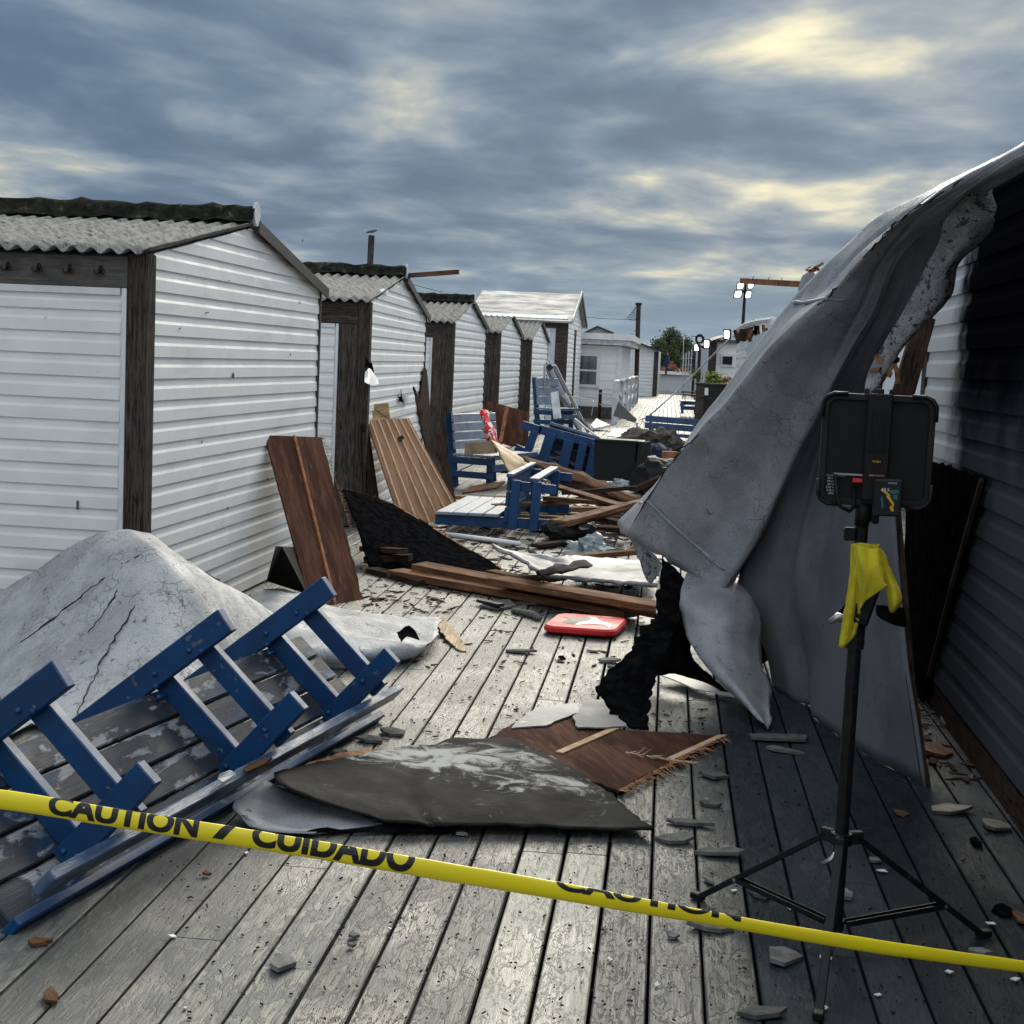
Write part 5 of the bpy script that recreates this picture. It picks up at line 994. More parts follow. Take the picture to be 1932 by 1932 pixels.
shard_sheet('felt_scrap', 'roofw', [G(965, 1372, .03), G(1010, 1335, .03), G(1085, 1325, .04), G(1092, 1345, .03), G(1030, 1368, .03)], .006, 'grey peeling scrap at the far corner of the flat brown plywood', 'scrap', jit=.015)
o = shard_sheet('splinter', 'splint', [G(560, 1448, .04), G(640, 1422, .04), G(720, 1412, .04), G(755, 1412, .04), G(690, 1428, .03), G(585, 1458, .03)], .01, 'orange torn wood edge poking out behind the black felt', 'wood', jit=.01)
# red foam board
FBd = thing('foam_board', 'red foam swim board with a grey and white bird shape, lying on the deck', 'foam board', G(1106, 1204, 0))
c0 = G(1105, 1190, .0)
def fb(x, y, z): a = math.radians(-7); return c0+V((x*math.cos(a)-y*math.sin(a), x*math.sin(a)+y*math.cos(a), z+.010+.012*(x+.2)))
out = [(x, y) for x, y in rrect(.222, .25, .085, 8)]; p = MB(); m_ = len(out); lay = [(.93, .0), (1.0, .012), (1.0, .034), (.955, .046)]
vs = [fb(x*s_, y*s_, z_) for s_, z_ in lay for x, y in out]; fs = [(i*m_+j, i*m_+(j+1) % m_, (i+1)*m_+(j+1) % m_, (i+1)*m_+j) for i in range(3) for j in range(m_)]+[tuple(reversed(range(m_))), tuple(3*m_+j for j in range(m_))]
p.add(vs, fs); p.build('board', 'red', FBd, smooth=False)
def onb(name, pts, mat, z_): q = MB(); q.prism([fb(x*1.05, (y-.03)*1.75, z_) for x, y in pts], Z, .0008); q.build(name, mat, FBd)
onb('grey_shape', [(-.15, .08), (-.10, .10), (.0, .12), (.05, .10), (.02, .06), (-.03, .0), (-.05, -.05), (-.12, -.03), (-.13, .01), (-.09, .03)], 'taupe', .0475)
onb('white_shape', [(-.02, .125), (.03, .12), (.06, .08), (.10, .04), (.15, .02), (.17, -.04), (.165, -.08), (.15, -.05), (.12, -.02), (.08, -.02), (.03, -.02), (-.02, -.06), (-.04, -.05), (-.03, .0), (.01, .04), (.02, .08)], 'white', .0483)
onb('white_mark', [(.06, .150), (.12, .147), (.12, .137), (.065, .139)], 'white', .0475)
# rubbish tub and what surrounds it
TB = thing('rubbish_tub', 'dark grey open plastic tub lying on its side in front of the far debris', 'tub', P(1170, 908, 19.2))
c = P(1122, 830, 19.2); d_ = P(1205, 835, 19.2); e_ = P(1200, 908, 19.2); f_ = P(1120, 908, 19.2); bk = V((.35, 1, 0))*.42
p = MB(); p.prism([c, d_, e_, f_], (0, -1, 0), .02); p.build('bottom_panel', 'black', TB, bevel=.006)
p = MB(); p.board(c+bk*.5, d_+bk*.5, bk.length, .03, Z); p.build('side_panel', 'grey', TB); p = MB(); p.prism([d_, d_+bk, e_+bk, e_], (1, 0, 0), .03); p.build('side_panel', 'grey', TB)
p = MB(); p.tube([c, d_], .02, 6); p.build('rim', 'grey', TB)
shard_sheet('foam_scrap', 'siding', [G(1145, 822, .1), G(1160, 808, .2), G(1192, 810, .2), G(1190, 826, .1)], .02, 'flat pale sheet on the deck behind the rubbish tub', 'sheet')
def lump(name, mat, c, sx, sy, sz, lab, cat, seed, amp=.35, sub=3):
    bm = bmesh.new(); bmesh.ops.create_icosphere(bm, subdivisions=sub, radius=1); p = MB(); vs = []
    for v_ in bm.verts:
        q = v_.co*(1+amp*noise.fractal(v_.co*1.7+V((seed, seed, 0)), .8, 2, 4)); vs.append(V(c)+V((q.x*sx, q.y*sy, max(q.z, -.75)*sz)))
    idx = {v_: i for i, v_ in enumerate(bm.verts)}; p.add(vs, [[idx[q] for q in f.verts] for f in bm.faces]); bm.free()
    return tag(p.build(name, mat, smooth=False), lab, cat)
lump('rubble_heap', 'concrete', G(1235, 838, .25), .45, .3, .28, 'grey brown heap of torn cushion and rubble behind the tub', 'rubble', 3, .6, 4)
lump('rubble_heap', 'concrete', G(1200, 828, .2), .35, .3, .17, 'low grey heap left of the bigger torn cushion heap', 'rubble', 8, .5, 4)
lump('rubbish_bag', 'black', G(1245, 900, .22), .34, .3, .26, 'black rubbish bag against the edge of the grey membrane', 'bag', 5, .4)
lump('rubbish_bag', 'navy', G(1240, 868, .35), .25, .25, .20, 'dark blue bag behind the black rubbish bag', 'bag', 6, .5)
lump('plastic_film', 'plastic', G(1185, 918, .06), .22, .12, .09, 'crumpled clear plastic in front of the rubbish tub', 'plastic', 9, .7, 4)
lump('plastic_film', 'plastic', G(1112, 1040, .04), .16, .12, .10, 'crumpled clear plastic behind the slanting light brown plank', 'plastic', 12, .8, 4)
lump('black_bag', 'black', G(1075, 1000, .10), .25, .25, .13, 'black sack slumped at the foot of the bench lying on its back', 'bag', 14, .3)
shard_sheet('felt_sheet', 'siding', [G(1130, 920, .03), G(1180, 915, .03), G(1215, 922, .03), G(1180, 930, .03), G(1130, 928, .03)], .02, 'white strip lying flat in front of the tub', 'strip', jit=.02)
p = MB(); p.box(-.1, .1, -.08, .08, 0, .2); bx_ = [V(q)+G(1262, 880, .3) for q in p.v]; p.v = bx_; tag(p.build('cardboard_box', 'battend'), 'small brown box beside the membrane edge above the black bag', 'box')
p = MB(); p.v = []; p.tube([G(842, 1008, .02)*1, G(980, 1026, .03)], .022, 8); tag(p.build('plastic_pipe', 'siding', smooth=True), 'white pipe lying along the near side of the bench on its back', 'pipe')
p = MB(); p.tube([G(968, 1152, .02), G(1005, 1160, .02), G(1018, 1166, .02)], [.02, .026, .02], 8); tag(p.build('rolled_felt', 'slate', smooth=True), 'rolled grey felt strip on the deck just in front of the planks', 'felt')
shard_sheet('felt_scrap', 'slate', [G(905, 1142, .02), G(925, 1132, .03), G(962, 1130, .03), G(972, 1142, .02), G(940, 1148, .02)], .012, 'grey felt scrap left of the rolled grey strip', 'scrap')
# yellow torn board on the deck near the pale membrane point
shard_sheet('wood_splinter', 'plyy', [G(828, 1163, .04), G(842, 1170, .04), G(862, 1190, .03), G(880, 1228, .01), G(866, 1226, .01), G(842, 1205, .02), G(824, 1178, .04)], .012, 'yellowish torn wood splinter beside the point of the pale membrane', 'splinter', jit=.012, step=.02)

# ---------------------------------------------------------------- far end of the walkway
def UV3(u, v, D): return P(u, v, D)
def facade(par, name, u0, v0, u1, v1, D, mat='siding_far', pitch=.2, D2=None):
    """siding wall between two bottom corners, standing upright; tops from v"""
    a = P(u0, v1, D); b = P(u1, v1, D2 or D); hgt = a.z-0 + 0
    return a, b
def dk(uu, D):                     # lateral position from the walkway vanishing point
    return (uu-1262)/2800*D - .0124*D
# white house with the window
h7 = thing('house', 'low white house with a sash window beyond the grey roofed cabin', 'house', P(1097, 792, 44))
x0, x1, y0, y1 = P(1040, 790, 44).x, P(1166, 790, 44).x, 44.0, 51.0
s = MB(); siding(s, (x0, y0, 0), (1, 0, 0), (0, -1, 0), x1-x0, .35, 2.15, .26, .02); s.build('front_wall', 'siding', h7)
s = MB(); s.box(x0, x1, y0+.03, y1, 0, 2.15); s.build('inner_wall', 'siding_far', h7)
s = MB(); s.box(x1-.12, x1+.02, y0-.04, y0+.05, 0, 2.15); s.build('corner_board', 'trim', h7)
s = MB(); s.box(x0, x1+.25, y0-.3, y1+.2, 2.17, 2.32); s.build('cornice', 'rail', h7); s = MB(); s.box(x0, x1+.32, y0-.38, y1+.2, 2.32, 2.50); s.build('roof_fascia', 'trim', h7)
s = MB(); s.box(x0, x1, y0-.01, y0+.04, 0, .33); s.build('skirting', 'header', h7)
a, b = P(1096, 671, 43.9), P(1124, 726, 43.9); fr = MB()
for (q0, q1, r0, r1) in ((a.x-.02, b.x+.10, a.z, a.z+.09), (a.x-.02, b.x+.10, b.z-.09, b.z), (b.x, b.x+.10, b.z, a.z)): fr.box(q0, q1, y0-.07, y0+.02, r0, r1)
wn = fr.build('window', 'trim', h7); g = MB(); g.box(a.x-.2, b.x, y0-.035, y0, b.z, a.z); g.build('pane', 'glass', wn); g = MB(); g.box(a.x-.2, b.x, y0-.055, y0-.03, (a.z+b.z)/2-.03, (a.z+b.z)/2+.02); g.build('sash_bar', 'trim', wn)
# gable roof showing over it
h8 = thing('house', 'white gable peeping over the low white house', 'house', P(1130, 750, 58))
gq = [P(1095, 640, 58), P(1102, 629, 58), P(1128, 616.5, 58), P(1158, 629, 58), P(1163, 645, 58)]
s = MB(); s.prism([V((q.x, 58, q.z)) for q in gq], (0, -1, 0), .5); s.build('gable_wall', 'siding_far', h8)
s = MB(); s.board(gq[1], gq[2], .5, .07, Z); s.board(gq[2], gq[3], .5, .07, Z); s.build('roof_edge', 'flash', h8)
# long gabled house with the dark corner post
D8 = 80; h9 = thing('house', 'white clapboard house with dark roof edge and dark corner post at the walkway end', 'house', P(1235, 748, D8))
xl_, xr_ = P(1160, 748, D8).x, P(1238, 748, D8).x; zr, ze = P(1170, 636, D8).z, P(1241, 662, D8).z
s = MB(); siding(s, (xl_-2, D8, 0), (1, 0, 0), (0, -1, 0), xr_-xl_+2, 0, zr, .19, .02); ap = V((xr_, D8, ze)); s = clip(s, [(ap, V((zr-ze, 0, P(1241, 0, D8).x-P(1170, 0, D8).x)).normalized())]); s.build('front_wall', 'siding', h9)
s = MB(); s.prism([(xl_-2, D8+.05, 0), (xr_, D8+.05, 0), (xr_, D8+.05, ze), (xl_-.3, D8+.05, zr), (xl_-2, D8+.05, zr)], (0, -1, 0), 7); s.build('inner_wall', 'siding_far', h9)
s = MB(); s.board(V((xl_+.2, D8-.1, zr+.02)), V((xr_+.15, D8-.1, ze-.02)), .5, .09, Z); s.build('roof_edge', 'flash', h9)
s = MB(); s.box(xr_-.22, xr_+.02, D8-.06, D8+.02, 0, ze-.05); s.build('corner_post', 'post', h9)
a, b = P(1176, 665, D8-.1), P(1183, 678, D8-.1); s = MB(); s.box(a.x-.05, b.x+.05, D8-.08, D8-.02, b.z-.05, a.z+.05); wn = s.build('window', 'trim', h9); s = MB(); s.box(a.x, b.x, D8-.11, D8-.07, b.z, a.z); s.build('pane', 'glass', wn)
h10 = thing('house', 'small white shed wall between the windowed house and the clapboard house', 'house', P(1170, 760, 60))
a, b = P(1160, 655, 60), P(1180, 760, 60); s = MB(); siding(s, (a.x-1, 60, 0), (1, 0, 0), (0, -1, 0), b.x-a.x+1, 0, a.z, .22, .02); s.build('front_wall', 'siding', h10); s = MB(); s.box(a.x-1, b.x+.3, 59.6, 66, a.z, a.z+.16); s.build('roof', 'flash', h10)
# railing
rl = thing('railing', 'white painted railing with sagging rails left of the far walkway', 'railing', P(1157, 800, 40))
ra, rb = V((P(1160, 780, 40).x, 40, 0)), V((P(1200, 742, 62).x, 62, 0))
for i in range(6):
    q = ra.lerp(rb, i/5); s = MB(); s.hexa(q+Z*.56, (1, 0, 0), (0, 1, 0), Z, .08 if i == 0 else .06, .08, .56); s.build('rail_post', 'rail', rl)
for zr_, am in ((1.16, .02), (.78, .07), (.40, .08)):
    s = MB(); pts = [ra.lerp(rb, q/24)+Z*(zr_+am*math.sin(q*1.05)) for q in range(25)]
    for u_, w_ in zip(pts, pts[1:]): s.board(u_, w_, .13 if zr_ > 1 else .05, .04 if zr_ > 1 else .12, Z)
    s.build('rail_bar', 'rail', rl)
s = MB(); s.box(P(1130, 740, 43).x, P(1136, 740, 43).x, 42.9, 43.0, 0, P(1134, 735, 43).z); tag(s.build('dark_bollard', 'plankd'), 'short dark post in front of the windowed house', 'post')
for i, (v_, lab) in enumerate(((742, 'upper white board fixed to the short dark post'), (763, 'lower white board fixed to the short dark post'))):
    s = MB(); s.board(P(1134, v_, 42), P(1160, v_+3, 41), .03, .10, (0, 1, 0)); s.v = s.v; tag(s.build('fence_board', 'rail'), lab, 'board')
# planter fence across the end
pf = thing('planter_fence', 'pale slatted planter fence closing the far end of the walkway', 'fence', P(1268, 740, 90))
a, b = P(1237, 707, 90), P(1304, 738, 90); s = MB(); n_ = 34
for i in range(n_):
    xx = a.x+(b.x-a.x)*i/n_; s.box(xx, xx+(b.x-a.x)/n_*.82, 90, 90.05, .12, a.z)
s.box(a.x, b.x, 90.06, 90.1, 0, a.z-.03); s.build('slat_panel', 'siding_far', pf); s = MB(); s.box(a.x-.05, b.x+.05, 89.8, 90.5, a.z, a.z+.05); s.build('shelf', 'flash', pf)
def leaves(par, name, mat, c, r, n, ls, seed, flat=1.0, lab=None, cat=None, hole=.0):
    rnd = random.Random(seed); p = MB(); cl = [V(c)+V((rnd.gauss(0, .45)*r[0], rnd.gauss(0, .45)*r[1], rnd.gauss(0, .40)*r[2])) for _ in range(26)]
    for i in range(n):
        q = rnd.choice(cl)+V((rnd.gauss(0, .20)*r[0], rnd.gauss(0, .20)*r[1], rnd.gauss(0, .18)*r[2])); d = V((rnd.gauss(0, 1), rnd.gauss(0, 1), rnd.gauss(0, .8))).normalized(); e_ = d.orthogonal().normalized(); l = ls*rnd.uniform(.6, 1.3)
        p.add([q-d*l, q+e_*l*.45, q+d*l, q-e_*l*.45], [(0, 1, 2, 3)], None, (rnd.random(), rnd.random()))
    return p.build(name, mat, par)
for i, (u, mt, lab) in enumerate(((1245, 'flower', 'left flower box with red blooms on the far fence'), (1268, 'flower', 'middle flower box with the tallest bloom on the far fence'), (1291, 'flower', 'right flower box with dark blooms on the far fence'))):
    c = P(u, 704, 90); t = thing('flower_box', lab, 'flower box', c, 'flower boxes on the far fence'); s = MB(); s.box(c.x-.30, c.x+.30, 89.9, 90.3, a.z+.05, a.z+.24); s.build('trough', 'trim', t)
    leaves(t, 'blooms', mt, V((c.x, 90.1, a.z+.36+(.12 if i == 1 else 0))), (.30, .2, .16+(.12 if i == 1 else 0)), 160, .06, 70+i)
# tree and bushes
def tree(c, h, r, n, ls, seed, lab, name='tree'):
    t = thing(name, lab, 'tree', c, None); p = MB(); c = V(c); rnd = random.Random(seed)
    p.tube([c, c+V((.1, 0, h*.35)), c+V((-.1, .1, h*.6))], [h*.035, h*.025, h*.015], 7)
    for q in range(7):
        a = rnd.random()*6.28; s0 = c+Z*h*rnd.uniform(.25, .5); p.tube([s0, s0+V((math.cos(a)*r*.4, math.sin(a)*r*.4, h*.18)), s0+V((math.cos(a)*r*.75, math.sin(a)*r*.75, h*.38))], [h*.015, h*.010, h*.004], 5)
    p.build('trunk', 'bark', t)
    p = MB(); cl = []
    for _ in range(60):
        d = V((rnd.gauss(0, 1), rnd.gauss(0, 1), rnd.gauss(0, 1))).normalized()*rnd.uniform(.35, 1.0); cl.append((c+Z*h*.62+V((d.x*r, d.y*r, d.z*h*.36)), rnd.random()))
    for i in range(n):
        q0, sh_ = rnd.choice(cl); q = q0+V((rnd.gauss(0, .11)*r, rnd.gauss(0, .11)*r, rnd.gauss(0, .055)*h)); d = V((rnd.gauss(0, 1), rnd.gauss(0, 1), rnd.gauss(0, 1))).normalized(); e_ = d.orthogonal().normalized(); l = ls*rnd.uniform(.6, 1.4)
        p.add([q-d*l, q+e_*l*.5, q+d*l, q-e_*l*.5], [(0, 1, 2, 3)], None, (min(1, max(0, sh_+rnd.uniform(-.2, .2))), rnd.random()))
    p.build('crown', 'leaf', t); return t
c = P(1262, 740, 112); tree((c.x, 112, 0), P(1260, 622, 112).z, 1.75, 9000, .10, 5, 'leafy round tree behind the far fence')
c = P(1293, 740, 118); tree((c.x, 118, 0), P(1293, 642, 118).z, .9, 3000, .09, 6, 'lower tree to the right of the round tree')
c = P(1187, 690, 100); tree((c.x, 100, 0), P(1187, 630, 100).z, .8, 500, .07, 7, 'thin bare topped bush behind the clapboard house roof')
# umbrella, flagpole, utility pole with net, wires
c = P(1256, 735, 96); um = thing('closed_parasol', 'closed navy parasol behind the far fence', 'parasol', (c.x, 96, 0)); zt = P(1256, 668, 96).z
p = MB(); p.tube([(c.x, 96, .9), (c.x, 96, 1.3), (c.x, 96, zt-.3), (c.x+.02, 96, zt)], [.22, .30, .16, .03], 9); p.build('canopy', 'navy', um, smooth=True); p = MB(); p.tube([(c.x, 96, 0), (c.x, 96, zt+.08)], .03, 6); p.build('pole', 'rail', um)
c = P(1288, 740, 92); p = MB(); p.tube([(c.x, 92, 0), P(1290, 618, 92)], [.03, .015], 6); tag(p.build('flagpole', 'rail'), 'thin white mast rising in front of the trees', 'mast')
c = P(1203, 690, 66); up_ = thing('utility_pole', 'dark pole with a green net hung from its top, above the far houses', 'pole', (c.x, 66, 0)); zt = P(1205, 574, 66).z; xt = P(1205, 574, 66).x
p = MB(); p.tube([(c.x, 66, 0), (xt, 66, zt)], .10, 8); p.build('shaft', 'post', up_); p = MB(); p.tube([(xt, 66, zt-.05), (xt, 66, zt+.06)], .14, 8); p.build('cap', 'grey', up_)
p = MB(); A_, B_, C2_ = P(1202, 576, 66), P(1181, 602, 66), P(1203, 604, 66)
for i in range(7):
    p.tube([A_.lerp(B_, i/6), A_.lerp(C2_, i/6)+V((0, 0, -.05))], .012, 4); p.tube([B_.lerp(C2_, i/6), A_.lerp(B_.lerp(C2_, i/6), .12*i % 1)], .010, 4)
p.build('net', 'net', up_)
def wire(pts, r, mat, lab, sub=5): p = MB(); p.tube(crline([V(q) for q in pts], sub), r, 5); return tag(p.build('wire', mat, smooth=True), lab, 'wire')
wire([P(1098, 597, 60), P(1140, 601, 63), P(1203, 603, 66)], .014, 'iron', 'dark wire running from the grey roofed cabin to the netted pole')
wire([P(771, 534, 17), P(800, 542, 18), P(835, 551, 19.5)], .006, 'iron', 'thin dark wire dropping from the second hut ridge to the third hut')
c = P(698, 505, 26); bp = thing('pole', 'dark pole rising behind the second hut with a bird on it', 'pole', (c.x, 26, 0)); zt = P(701, 444, 26).z; xt = P(701, 444, 26).x
p = MB(); p.tube([(c.x-.06, 26, 0), (xt, 26, zt)], .055, 9); p.build('shaft', 'post', bp); p = MB(); p.tube([(xt+.05, 26, zt-1.0+.15), P(711, 500, 26)], .006, 4); p.build('guy_wire', 'iron', bp)
p = MB(); b0 = V((xt, 26, zt+.035)); p.tube([b0+V((-.11, 0, .0)), b0+V((-.05, 0, .025)), b0+V((.02, 0, .035)), b0+V((.06, 0, .05)), b0+V((.085, 0, .055)), b0+V((.11, 0, .05))], [.004, .020, .028, .020, .014, .002], 8)
tag(p.build('gull', 'bird', smooth=True), 'small gull perched on the dark pole behind the second hut', 'bird')
# chunk and moss details on the roofs
p = MB(); q = P(637, 566, 15.6); p.tube([q, P(636, 556, 15.6), P(638, 550, 15.6)], [.035, .028, .010], 6); tag(p.build('ridge_stub', 'plank'), 'short brown stub standing on the ridge of the second hut', 'stub')
shard_sheet('roof_patch', 'chip', [P(716, 547, 14.35), P(724, 543, 14.4), P(733, 549, 14.4), P(730, 555, 14.3), P(720, 553, 14.3)], .01, 'white patch on the corrugated roof of the second hut', 'patch')
# right hand row beyond the membrane
def rwall(t, ua, D_a, D_b, H_, mat='siding', pitch=.17, name='side_wall'):
    a = V((dk(1262, D_a)+1.48, D_a, 0)); b = V((dk(1262, D_b)+1.48, D_b, 0)); s = MB(); siding(s, a, b-a, (-1, 0, 0), (b-a).length, 0, H_, pitch, .022); s.build(name, mat, t)
r1 = thing('damaged_cabin', 'white sided cabin with a ripped open roof edge behind the grey membrane', 'cabin', (1.1, 22, 0))
rwall(r1, 0, 20, 33.5, 2.22); s = MB(); xx = dk(1262, 33.5)+1.5; s.box(xx+.02, xx+3, 20, 33.5, 0, 2.2); s.build('inner_wall', 'siding_far', r1)
s = MB(); s.box(xx-.03, xx+.05, 33.45, 33.6, 0, 2.4); s.build('corner_trim', 'rail', r1)
s = MB(); pts = [P(1386, 632, 33), P(1400, 618, 30), P(1425, 609, 27), P(1460, 604, 24)]; s.tube(crline(pts, 4), .06, 6); s.build('roof_edge', 'rail', r1)
s = MB(); s.prism([P(1388, 634, 32), P(1402, 622, 30), P(1425, 613, 28), P(1462, 607, 27), P(1462, 640, 27), P(1392, 642, 31)], (0, -1, 0), .3); s.build('roof_void', 'plankd', r1)
rr = random.Random(4)
for i in range(9):
    s = MB(); q = P(1394+i*6, 634-i*2+rr.uniform(-5, 3), 27); s.board(q+V((0, 0, -.16)), q+V((rr.uniform(-.1, .1), 0, rr.uniform(.02, .16))), rr.uniform(.05, .11), .02, (0, -1, 0)); s.build('broken_board', rr.choice(['plankd', 'rail', 'plank', 'siding']), r1)
shard_sheet('roof_shard', 'membl', [P(1443, 618, 26), P(1441, 598, 26), P(1453, 606, 26), P(1462, 612, 26), P(1456, 622, 26)], .02, 'upright pale shard on the ripped roof edge of the damaged cabin', 'shard')
r2 = thing('cabin', 'white cabin with a small dark window on the right of the far walkway', 'cabin', (dk(1262, 50)+1.48, 50, 0))
rwall(r2, 0, 50, 88, P(1345, 645, 50).z); a, b = P(1345, 646, 50), P(1400, 740, 50); s = MB(); siding(s, (a.x, 50, 0), (1, 0, 0), (0, -1, 0), b.x-a.x, 0, a.z, .30, .02); s.build('front_wall', 'siding', r2)
s = MB(); s.prism([(a.x+.03, 50.03, 0), (b.x, 50.03, 0), (b.x-.5, 88, 0), (a.x-.42, 88, 0)], Z, .1); s.v = [V((q.x, q.y, a.z-.03 if q.z > -.05 else 0)) for q in s.v]; s.build('inner_wall', 'siding_far', r2)
s = MB(); s.box(a.x-.12, a.x+.14, 49.9, 50.0, 0, a.z+.06); s.build('corner_post', 'post', r2)
s = MB(); s.box(a.x-.15, b.x, 49.8, 52, a.z, a.z+.10); s.build('roof', 'header', r2)
w0, w1 = P(1364, 672, 49.9), P(1381, 688, 49.9); s = MB(); s.box(w0.x-.06, w1.x+.12, 49.9, 49.97, w1.z-.08, w0.z+.05); wn = s.build('window', 'trim', r2); s = MB(); s.box(w0.x, w1.x, 49.86, 49.9, w1.z, w0.z); s.build('pane', 'black', wn)
for (u, D) in ((1317, 70), (1302, 84)): s = MB(); q = V((dk(1262, D)+1.46, D, 0)); s.box(q.x-.16, q.x, D, D+.4, 0, 2.5); s.build('wall_post', 'post', r2)
tr = thing('trellis', 'white trellis arch at the far end of the right hand row', 'trellis', P(1290, 740, 88)); s = MB()
for i in range(5): q = P(1286+i*5, 740, 88); s.box(q.x-.03, q.x+.03, 87.9, 88, 0, P(1286, 668-i*3, 88).z)
for i in range(5): q0, q1 = P(1285, 728-i*13, 87.9), P(1308, 728-i*13, 87.9); s.board(q0, q1, .03, .06, (0, -1, 0))
s.build('lattice', 'rail', tr)
# floodlights on posts, mast light tower
def flood(u, v, D, wpx, hpx, lab, du=6, mast=None):
    c = P(u, v, D); w_ = wpx/2800*D/2; h_ = hpx/2800*D/2; t = thing('floodlight', lab, 'floodlight', c, 'lit floodlights'); ax, bx = V((1, 0, .05)), V((-.05, 0, 1)); n = V((-.25, -1, 0)).normalized(); ax = (ax-n*ax.dot(n)).normalized(); bx = n.cross(ax)*-1
    p = MB(); p.hexa(c, ax, n, bx, w_*1.25, .05, h_*1.15); p.build('housing', 'black', t, bevel=.01)
    p = MB(); q = [c+n*.055+ax*(x*w_*.85)+bx*(z*h_*.85) for x, z in rrect(1, 1, .45, 4)]; p.prism(q, n, .02); p.build('lens', 'lamp', t)
    return t
flood(1315, 656, 45, 9, 13, 'lit floodlight lowest on the left, on the far walkway post', 0); flood(1334, 649, 42, 10, 16, 'lit floodlight on the dark corner post of the windowed cabin'); flood(1372, 631, 33, 11, 17, 'lit floodlight beside the corner of the damaged cabin')
mt = thing('light_tower', 'mast behind the damaged cabin carrying four lit floodlights', 'light tower', (P(1400, 700, 36).x, 36, 0))
p = MB(); p.tube([(P(1402, 610, 36).x-.1, 36, 0), P(1402, 606, 36), P(1406, 545, 36), P(1408, 532, 36)], [.05, .04, .03, .02], 7); p.build('mast', 'black2', mt); p = MB(); p.tube([P(1399, 606, 36), P(1403, 550, 36)], .008, 4); p.build('stay', 'steel', mt)
p = MB(); p.board(P(1392, 551, 36), P(1418, 548, 36), .05, .05, Z); p.build('crossbar', 'black2', mt)
for i, (u, v, w_, h_, lab) in enumerate(((1397, 539, 12, 12, 'upper left lamp of the mast with four lamps'), (1417, 538, 10, 12, 'upper right lamp of the mast with four lamps'), (1392.5, 555, 13, 13, 'lower left lamp of the mast with four lamps'), (1412, 556, 10, 13, 'lower right lamp of the mast with four lamps'))):
    c = P(u, v, 35.8); w2, h2 = w_/2800*36/2, h_/2800*36/2; ax, bx, n = V((1, 0, .12)).normalized(), V((.1, 0, 1)), V((-.05, -1, -.15)).normalized()
    p = MB(); p.hexa(c-n*.04, ax, n, bx, w2*1.2, .04, h2*1.15); hd = p.build('lamp_head', 'black', mt, bevel=.01); p = MB(); p.prism([c+n*.02+ax*(x*w2*.85)+bx*(z*h2*.85) for x, z in rrect(1, 1, .4, 4)], n, .02); p.build('lens', 'lamp', hd)
sp_ = thing('solar_panel', 'tilted solar panel on a short pole above the windowed cabin', 'solar panel', P(1348, 643, 49)); p = MB(); p.prism([P(1326, 643, 48), P(1332, 645, 47), P(1368, 635, 49), P(1360, 632, 51)], (0, -.3, 1), .04); p.build('panel', 'grey', sp_); p = MB(); p.tube([P(1347, 645, 49), P(1347, 638, 49)], .05, 6); p.build('pole', 'black2', sp_)
fn = thing('ring_fan', 'round black ring on a stalk beside the lower floodlights', 'fan', P(1320, 650, 44)); p = MB(); c = P(1320, 640, 44); p.tube([c+V((.10*math.cos(a*math.pi/8), 0, .12*math.sin(a*math.pi/8))) for a in range(17)], .035, 6, False); p.build('ring', 'black', fn); p = MB(); p.tube([P(1319, 645, 44), P(1320, 652, 44), P(1327, 655, 43)], [.05, .08, .05], 6); p.build('bracket', 'black', fn); p = MB(); p.board(P(1304, 634, 44), P(1330, 636, 44), .02, .02, Z); p.build('bar', 'black2', fn)
# dark bin with plants
bn = thing('dark_bin', 'tall dark wooden bin beside the walkway in front of the white cabin', 'bin', P(1337, 797, 42)); a, b = P(1310, 795, 41.5), P(1372, 728, 41.5)
p = MB(); p.box(a.x, b.x, 41.5, 42.6, 0, b.z); p.build('body', 'grey', bn, bevel=.01); p = MB(); p.box(a.x-.03, b.x+.03, 41.45, 42.65, b.z, b.z+.05); p.build('lid', 'post', bn, bevel=.01); p = MB(); p.box(a.x+.01, a.x+.22, 41.47, 41.495, .02, b.z-.03); p.build('corner_board', 'post', bn); p = MB(); q = P(1333, 736, 41.46); p.box(q.x-.05, q.x+.05, 41.45, 41.475, q.z-.14, q.z+.06); p.build('notice', 'chip', bn)
pl_ = thing('potted_plant', 'bright yellow green leafy plant behind the dark bin', 'plant', P(1348, 727, 43.5)); leaves(pl_, 'foliage', 'leafy', P(1347, 716, 43.3), (.30, .2, .22), 700, .06, 81); p = MB(); q = P(1347, 745, 43.3); p.tube([(q.x, 43.3, .0), (q.x, 43.3, .9)], .03, 6); p.build('stem', 'bark', pl_)
pl_ = thing('potted_plant', 'reddish brown plant right of the yellow green one', 'plant', P(1366, 727, 43.5)); leaves(pl_, 'foliage', 'flower', P(1366, 720, 43.3), (.16, .2, .14), 250, .05, 82); p = MB(); q = P(1366, 745, 43.3); p.tube([(q.x, 43.3, .0), (q.x, 43.3, .9)], .03, 6); p.build('stem', 'bark', pl_)
pl_ = thing('potted_plant', 'slim yellow green plant against the far white wall', 'plant', P(1317, 725, 68)); leaves(pl_, 'foliage', 'leafy', P(1315, 706, 68), (.22, .2, .38), 400, .06, 83); p = MB(); q = P(1316, 745, 68); p.tube([(q.x, 68, .0), (q.x, 68, .9)], .03, 6); p.build('stem', 'bark', pl_)
